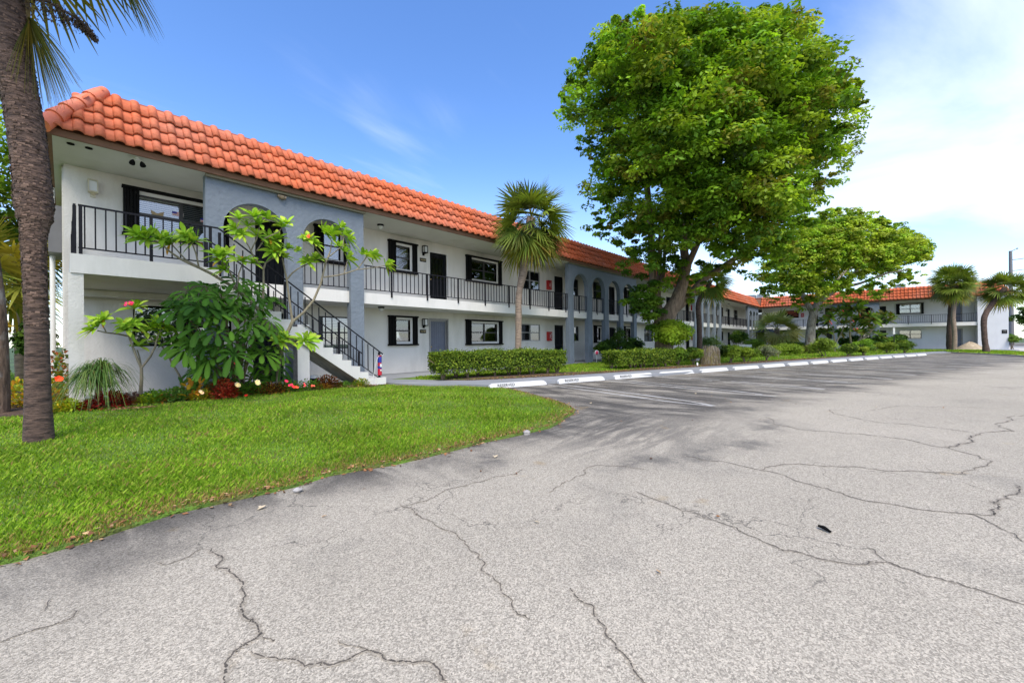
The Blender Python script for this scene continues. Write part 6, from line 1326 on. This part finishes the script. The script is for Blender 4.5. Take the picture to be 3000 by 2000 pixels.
# small red-blue sleeve on the lowest stair post, with a cord
t = thing('wind_sock', 'shiny red and blue rolled flag tied to the lowest stair post', 'flag', (6.02, -1.6, .2))
x0 = 6.0; mb = MB(); segs_ = [(.86, .62, 1), (.62, .45, 0), (.45, .36, 1), (.36, .24, 0)]
FBl = mat('flag_blue', (.02, .03, .30), .35, .3, 30); FRd = mat('flag_red', (.50, .01, .03), .35, .3, 30)
for i, (a, b_, c_) in enumerate([(.80, .76, 1), (.76, .60, 0), (.60, .50, 1), (.50, .42, 0), (.42, .24, 1)]): MB().lathe((x0, -1.56, b_), [(.052+.006*math.sin(i*2), 0), (.058, (a-b_)*.5), (.052+.006*math.sin(i*2+1), a-b_)], 12).build('flag_band', FRd if c_ else FBl, t)
m2 = MB(); m2.box((x0-.02, -1.622, .47), (x0+.03, -1.613, .56)); m2.box((x0-.015, -1.622, .36), (x0+.025, -1.613, .40)); m2.build('white_patch', WHT, t)
m3 = MB(); m3.tube([(x0-.04, -1.6, .8), (x0-.11, -1.62, .70), (x0-.2, -1.63, .4), (x0-.26, -1.64, .12)], .006, 5); m3.tube([(x0+.05, -1.58, .79), (x0+.09, -1.6, .80), (x0+.10, -1.6, .84)], .007, 5); m3.build('cord', WHT, t)
# bucket under the stairs
p = PY(920, 1108, -.9); t = thing('bucket', 'small black bucket with a white lid behind the stair column', 'bucket', (p[0], -.9, .05)); MB().lathe((p[0], -.9, .03), [(.09, 0), (.11, .2), (.10, .2)], 14).build('bucket_body', BLACK, t); MB().lathe((p[0], -.9, .23), [(.10, 0), (.10, .07), (0, .08)], 14).build('lid', WHT, t)
# row of scalloped terracotta edging behind the bed
for i, px in enumerate((363, 384, 437, 455)):
    p = PY(px, 1180, -1.75); m = MB(); m.add([(p[0]-.09, -1.75, .05), (p[0]+.09, -1.75, .05), (p[0]+.09, -1.75, .12), (p[0], -1.75, .21), (p[0]-.09, -1.75, .12), (p[0]-.09, -1.71, .05), (p[0]+.09, -1.71, .05), (p[0]+.09, -1.71, .12), (p[0], -1.71, .21), (p[0]-.09, -1.71, .12)], [(0, 1, 2, 3, 4), (9, 8, 7, 6, 5), (0, 4, 9, 5), (4, 3, 8, 9), (3, 2, 7, 8), (2, 1, 6, 7)]); tag(m.build('edging_tile', TERRA), ('terracotta edging tile left of the purplish plant', 'terracotta edging tile directly behind the purplish plant', 'terracotta edging tile right of the small frangipani stem', 'terracotta edging tile behind the green leafy plant')[i], 'edging tile', 'terracotta edging tiles behind the flower bed')
# little pink round sign on a stake by the second arches
p = PY(1748, 1033, -.6); t = thing('garden_sign', 'small round pink sign with white rim by the second row of arches', 'sign', (p[0], -.6, 0)); m = MB(); m.lathe((p[0], -.6, p[2]), [(.145, 0), (.145, .02), (0, .02)], 20, axis=(-.4, -1, 0)); m.tube([(p[0], -.59, 0), (p[0], -.59, p[2]-.1)], .012, 6); m.build('sign_rim', WHT, t); MB().lathe((p[0]-.01, -.622, p[2]), [(.105, 0), (.105, .008), (0, .008)], 20, axis=(-.4, -1, 0)).build('sign_face', mat('pink_enamel', (.75, .06, .12), .4), t)
# white sign on a post, far lawn
base = G(2620, 1030, 0); zd = fdist(base); t = thing('sign_post', 'narrow white sign on a thin dark post before the far end wing', 'sign', base); a = PD(2620, 979, zd); b_ = PD(2620, 960, zd); MB().tube([base, (base[0], base[1], a[2])], .035, 8).build('post', IRON, t); m = MB(); m.box((base[0]-.03, base[1]-.07, a[2]), (base[0]+.0, base[1]+.07, b_[2])); m.build('sign_panel', WHT, t)
# utility pole
base = G(2964, 1009.5, -.05); zd = fdist(base); topz = PD(2958, 735, zd)[2]; t = thing('utility_pole', 'tall grey utility pole with side arms beyond the end wall', 'utility pole', base)
MB().tube([base, (base[0], base[1], topz*.5), (base[0], base[1], topz)], [.33, .27, .2], 14).build('pole', ROUGHC, t)
for py0, px1, py1 in ((737, 2980, 728), (762, 3000, 757), (794, 3000, 789)):
    a = PD(2961, py0, zd); b_ = PD(px1+(30 if px1 == 3000 else 0), py1-(4 if px1 == 3000 else 0), zd); m = MB(); m.tube([(base[0], base[1], a[2]), (b_[0], b_[1], b_[2])], [.06, .05], 8); m.lathe(tuple(b_), [(.08, -.1), (.12, 0), (.08, .1)], 8); m.build('cross_arm', ROUGHC, t)
# covered swing and planter in the inner corner
c = np.array([52.5, -2.6, 0]); t = thing('garden_swing', 'white garden swing with a grey canopy in the inner corner', 'swing', c); MB().hexa([(51.4, -3.2, 2.0), (53.8, -3.2, 2.0), (53.8, -1.6, 2.0), (51.4, -1.6, 2.0), (51.8, -2.9, 2.35), (53.5, -2.9, 2.35), (53.5, -1.9, 2.35), (51.8, -1.9, 2.35)]).build('canopy', mat('grey_canvas', (.10, .11, .12), .8), t); m = MB()
for x in (51.5, 53.7):
    for y in (-3.1, -1.7): m.tube([(x, y, 0), (x, y, 2.0)], .035, 8)
m.build('frame', IRON, t); m = MB(); m.box((51.7, -3.0, .5), (53.5, -2.3, .62)); m.box((51.7, -2.35, .62), (53.5, -2.2, 1.15)); m.build('seat', WHT, t)
t = thing('planter_wall', 'low curved white and brown planter wall in the courtyard', 'planter', (44, -4.5, 0)); m = MB()
pp_ = [G(x, 1031, 0) for x in (2162, 2172, 2185, 2200)]; 
for a, b_ in zip(pp_[:-1], pp_[1:]): m.obox(((a+b_)/2)[:2], (b_-a)[:2], np.linalg.norm(b_-a)+.1, .35, 0, .72)
m.build('wall_block', WHITE2, t); a, b_ = G(2205, 1030, 0), G(2262, 1029, 0); m = MB(); m.obox(((a+b_)/2)[:2], (b_-a)[:2], np.linalg.norm(b_-a), .4, 0, .52); m.build('low_wall', mat('tan_block', (.33, .27, .22), .9, .15, 3), t)
tag(MB().obox(G(2165, 1031, 0)[:2]+np.array([.9, -.25]), (1, -.4), .9, .12, .02, .70).build('brown_board', mat('brown_board', (.12, .08, .06), .8)), 'dark brown board leaning on the low white courtyard wall', 'board')
rock((*G(2140, 1037)[:2], 0), (1.3, .5, .2), 'long low pile of white stones before the courtyard wall', WHT, seed=6)
# soft wall stencil by the first arches
put_text('NO PARKING', .05, (6.62, w-.004, 1.72), (1, 0, 0), (0, 0, 1), (0, -1, 0), mat('faded_red_ink', (.45, .25, .25), .8), BLD, 'lettering') if False else None
# window stickers in the first upstairs window
for (u, z, kind, lb) in ((1.62, 4.50, 'b', 'tan paper butterfly stuck on the first upstairs window'), (2.02, 4.60, 'f', 'small flag sticker beside the paper butterfly'), (2.62, 4.55, 'f', 'small flag sticker on the far pane of the first upstairs window')):
    y = w+.052
    if kind == 'b':
        m = MB(); 
        for sg in (-1, 1): m.add([(u, y, z-.05), (u+sg*.10, y-.003, z-.09), (u+sg*.12, y-.003, z+.02), (u+sg*.13, y-.003, z+.09), (u, y, z+.02)], [(0, 1, 2, 3, 4)])
        tag(m.build('window_sticker', mat('tan_paper', (.40, .30, .17), .8)), lb, 'sticker', 'stickers on the first upstairs window')
    else:
        t = thing('window_sticker', lb, 'sticker', (u, y, z), 'stickers on the first upstairs window'); m = MB(); m.box((u-.11, y-.004, z-.05), (u+.13, y-.001, z+.05)); m.build('sticker_base', WHT, t); m = MB(); m.box((u-.11, y-.006, z), (u-.01, y-.0042, z+.05)); m.build('blue_canton', FBl, t); m = MB()
        for k in range(3): m.box((u-.10, y-.0055, z-.045+k*.034), (u+.12, y-.0045, z-.03+k*.034))
        m.build('red_stripes', FRd, t)
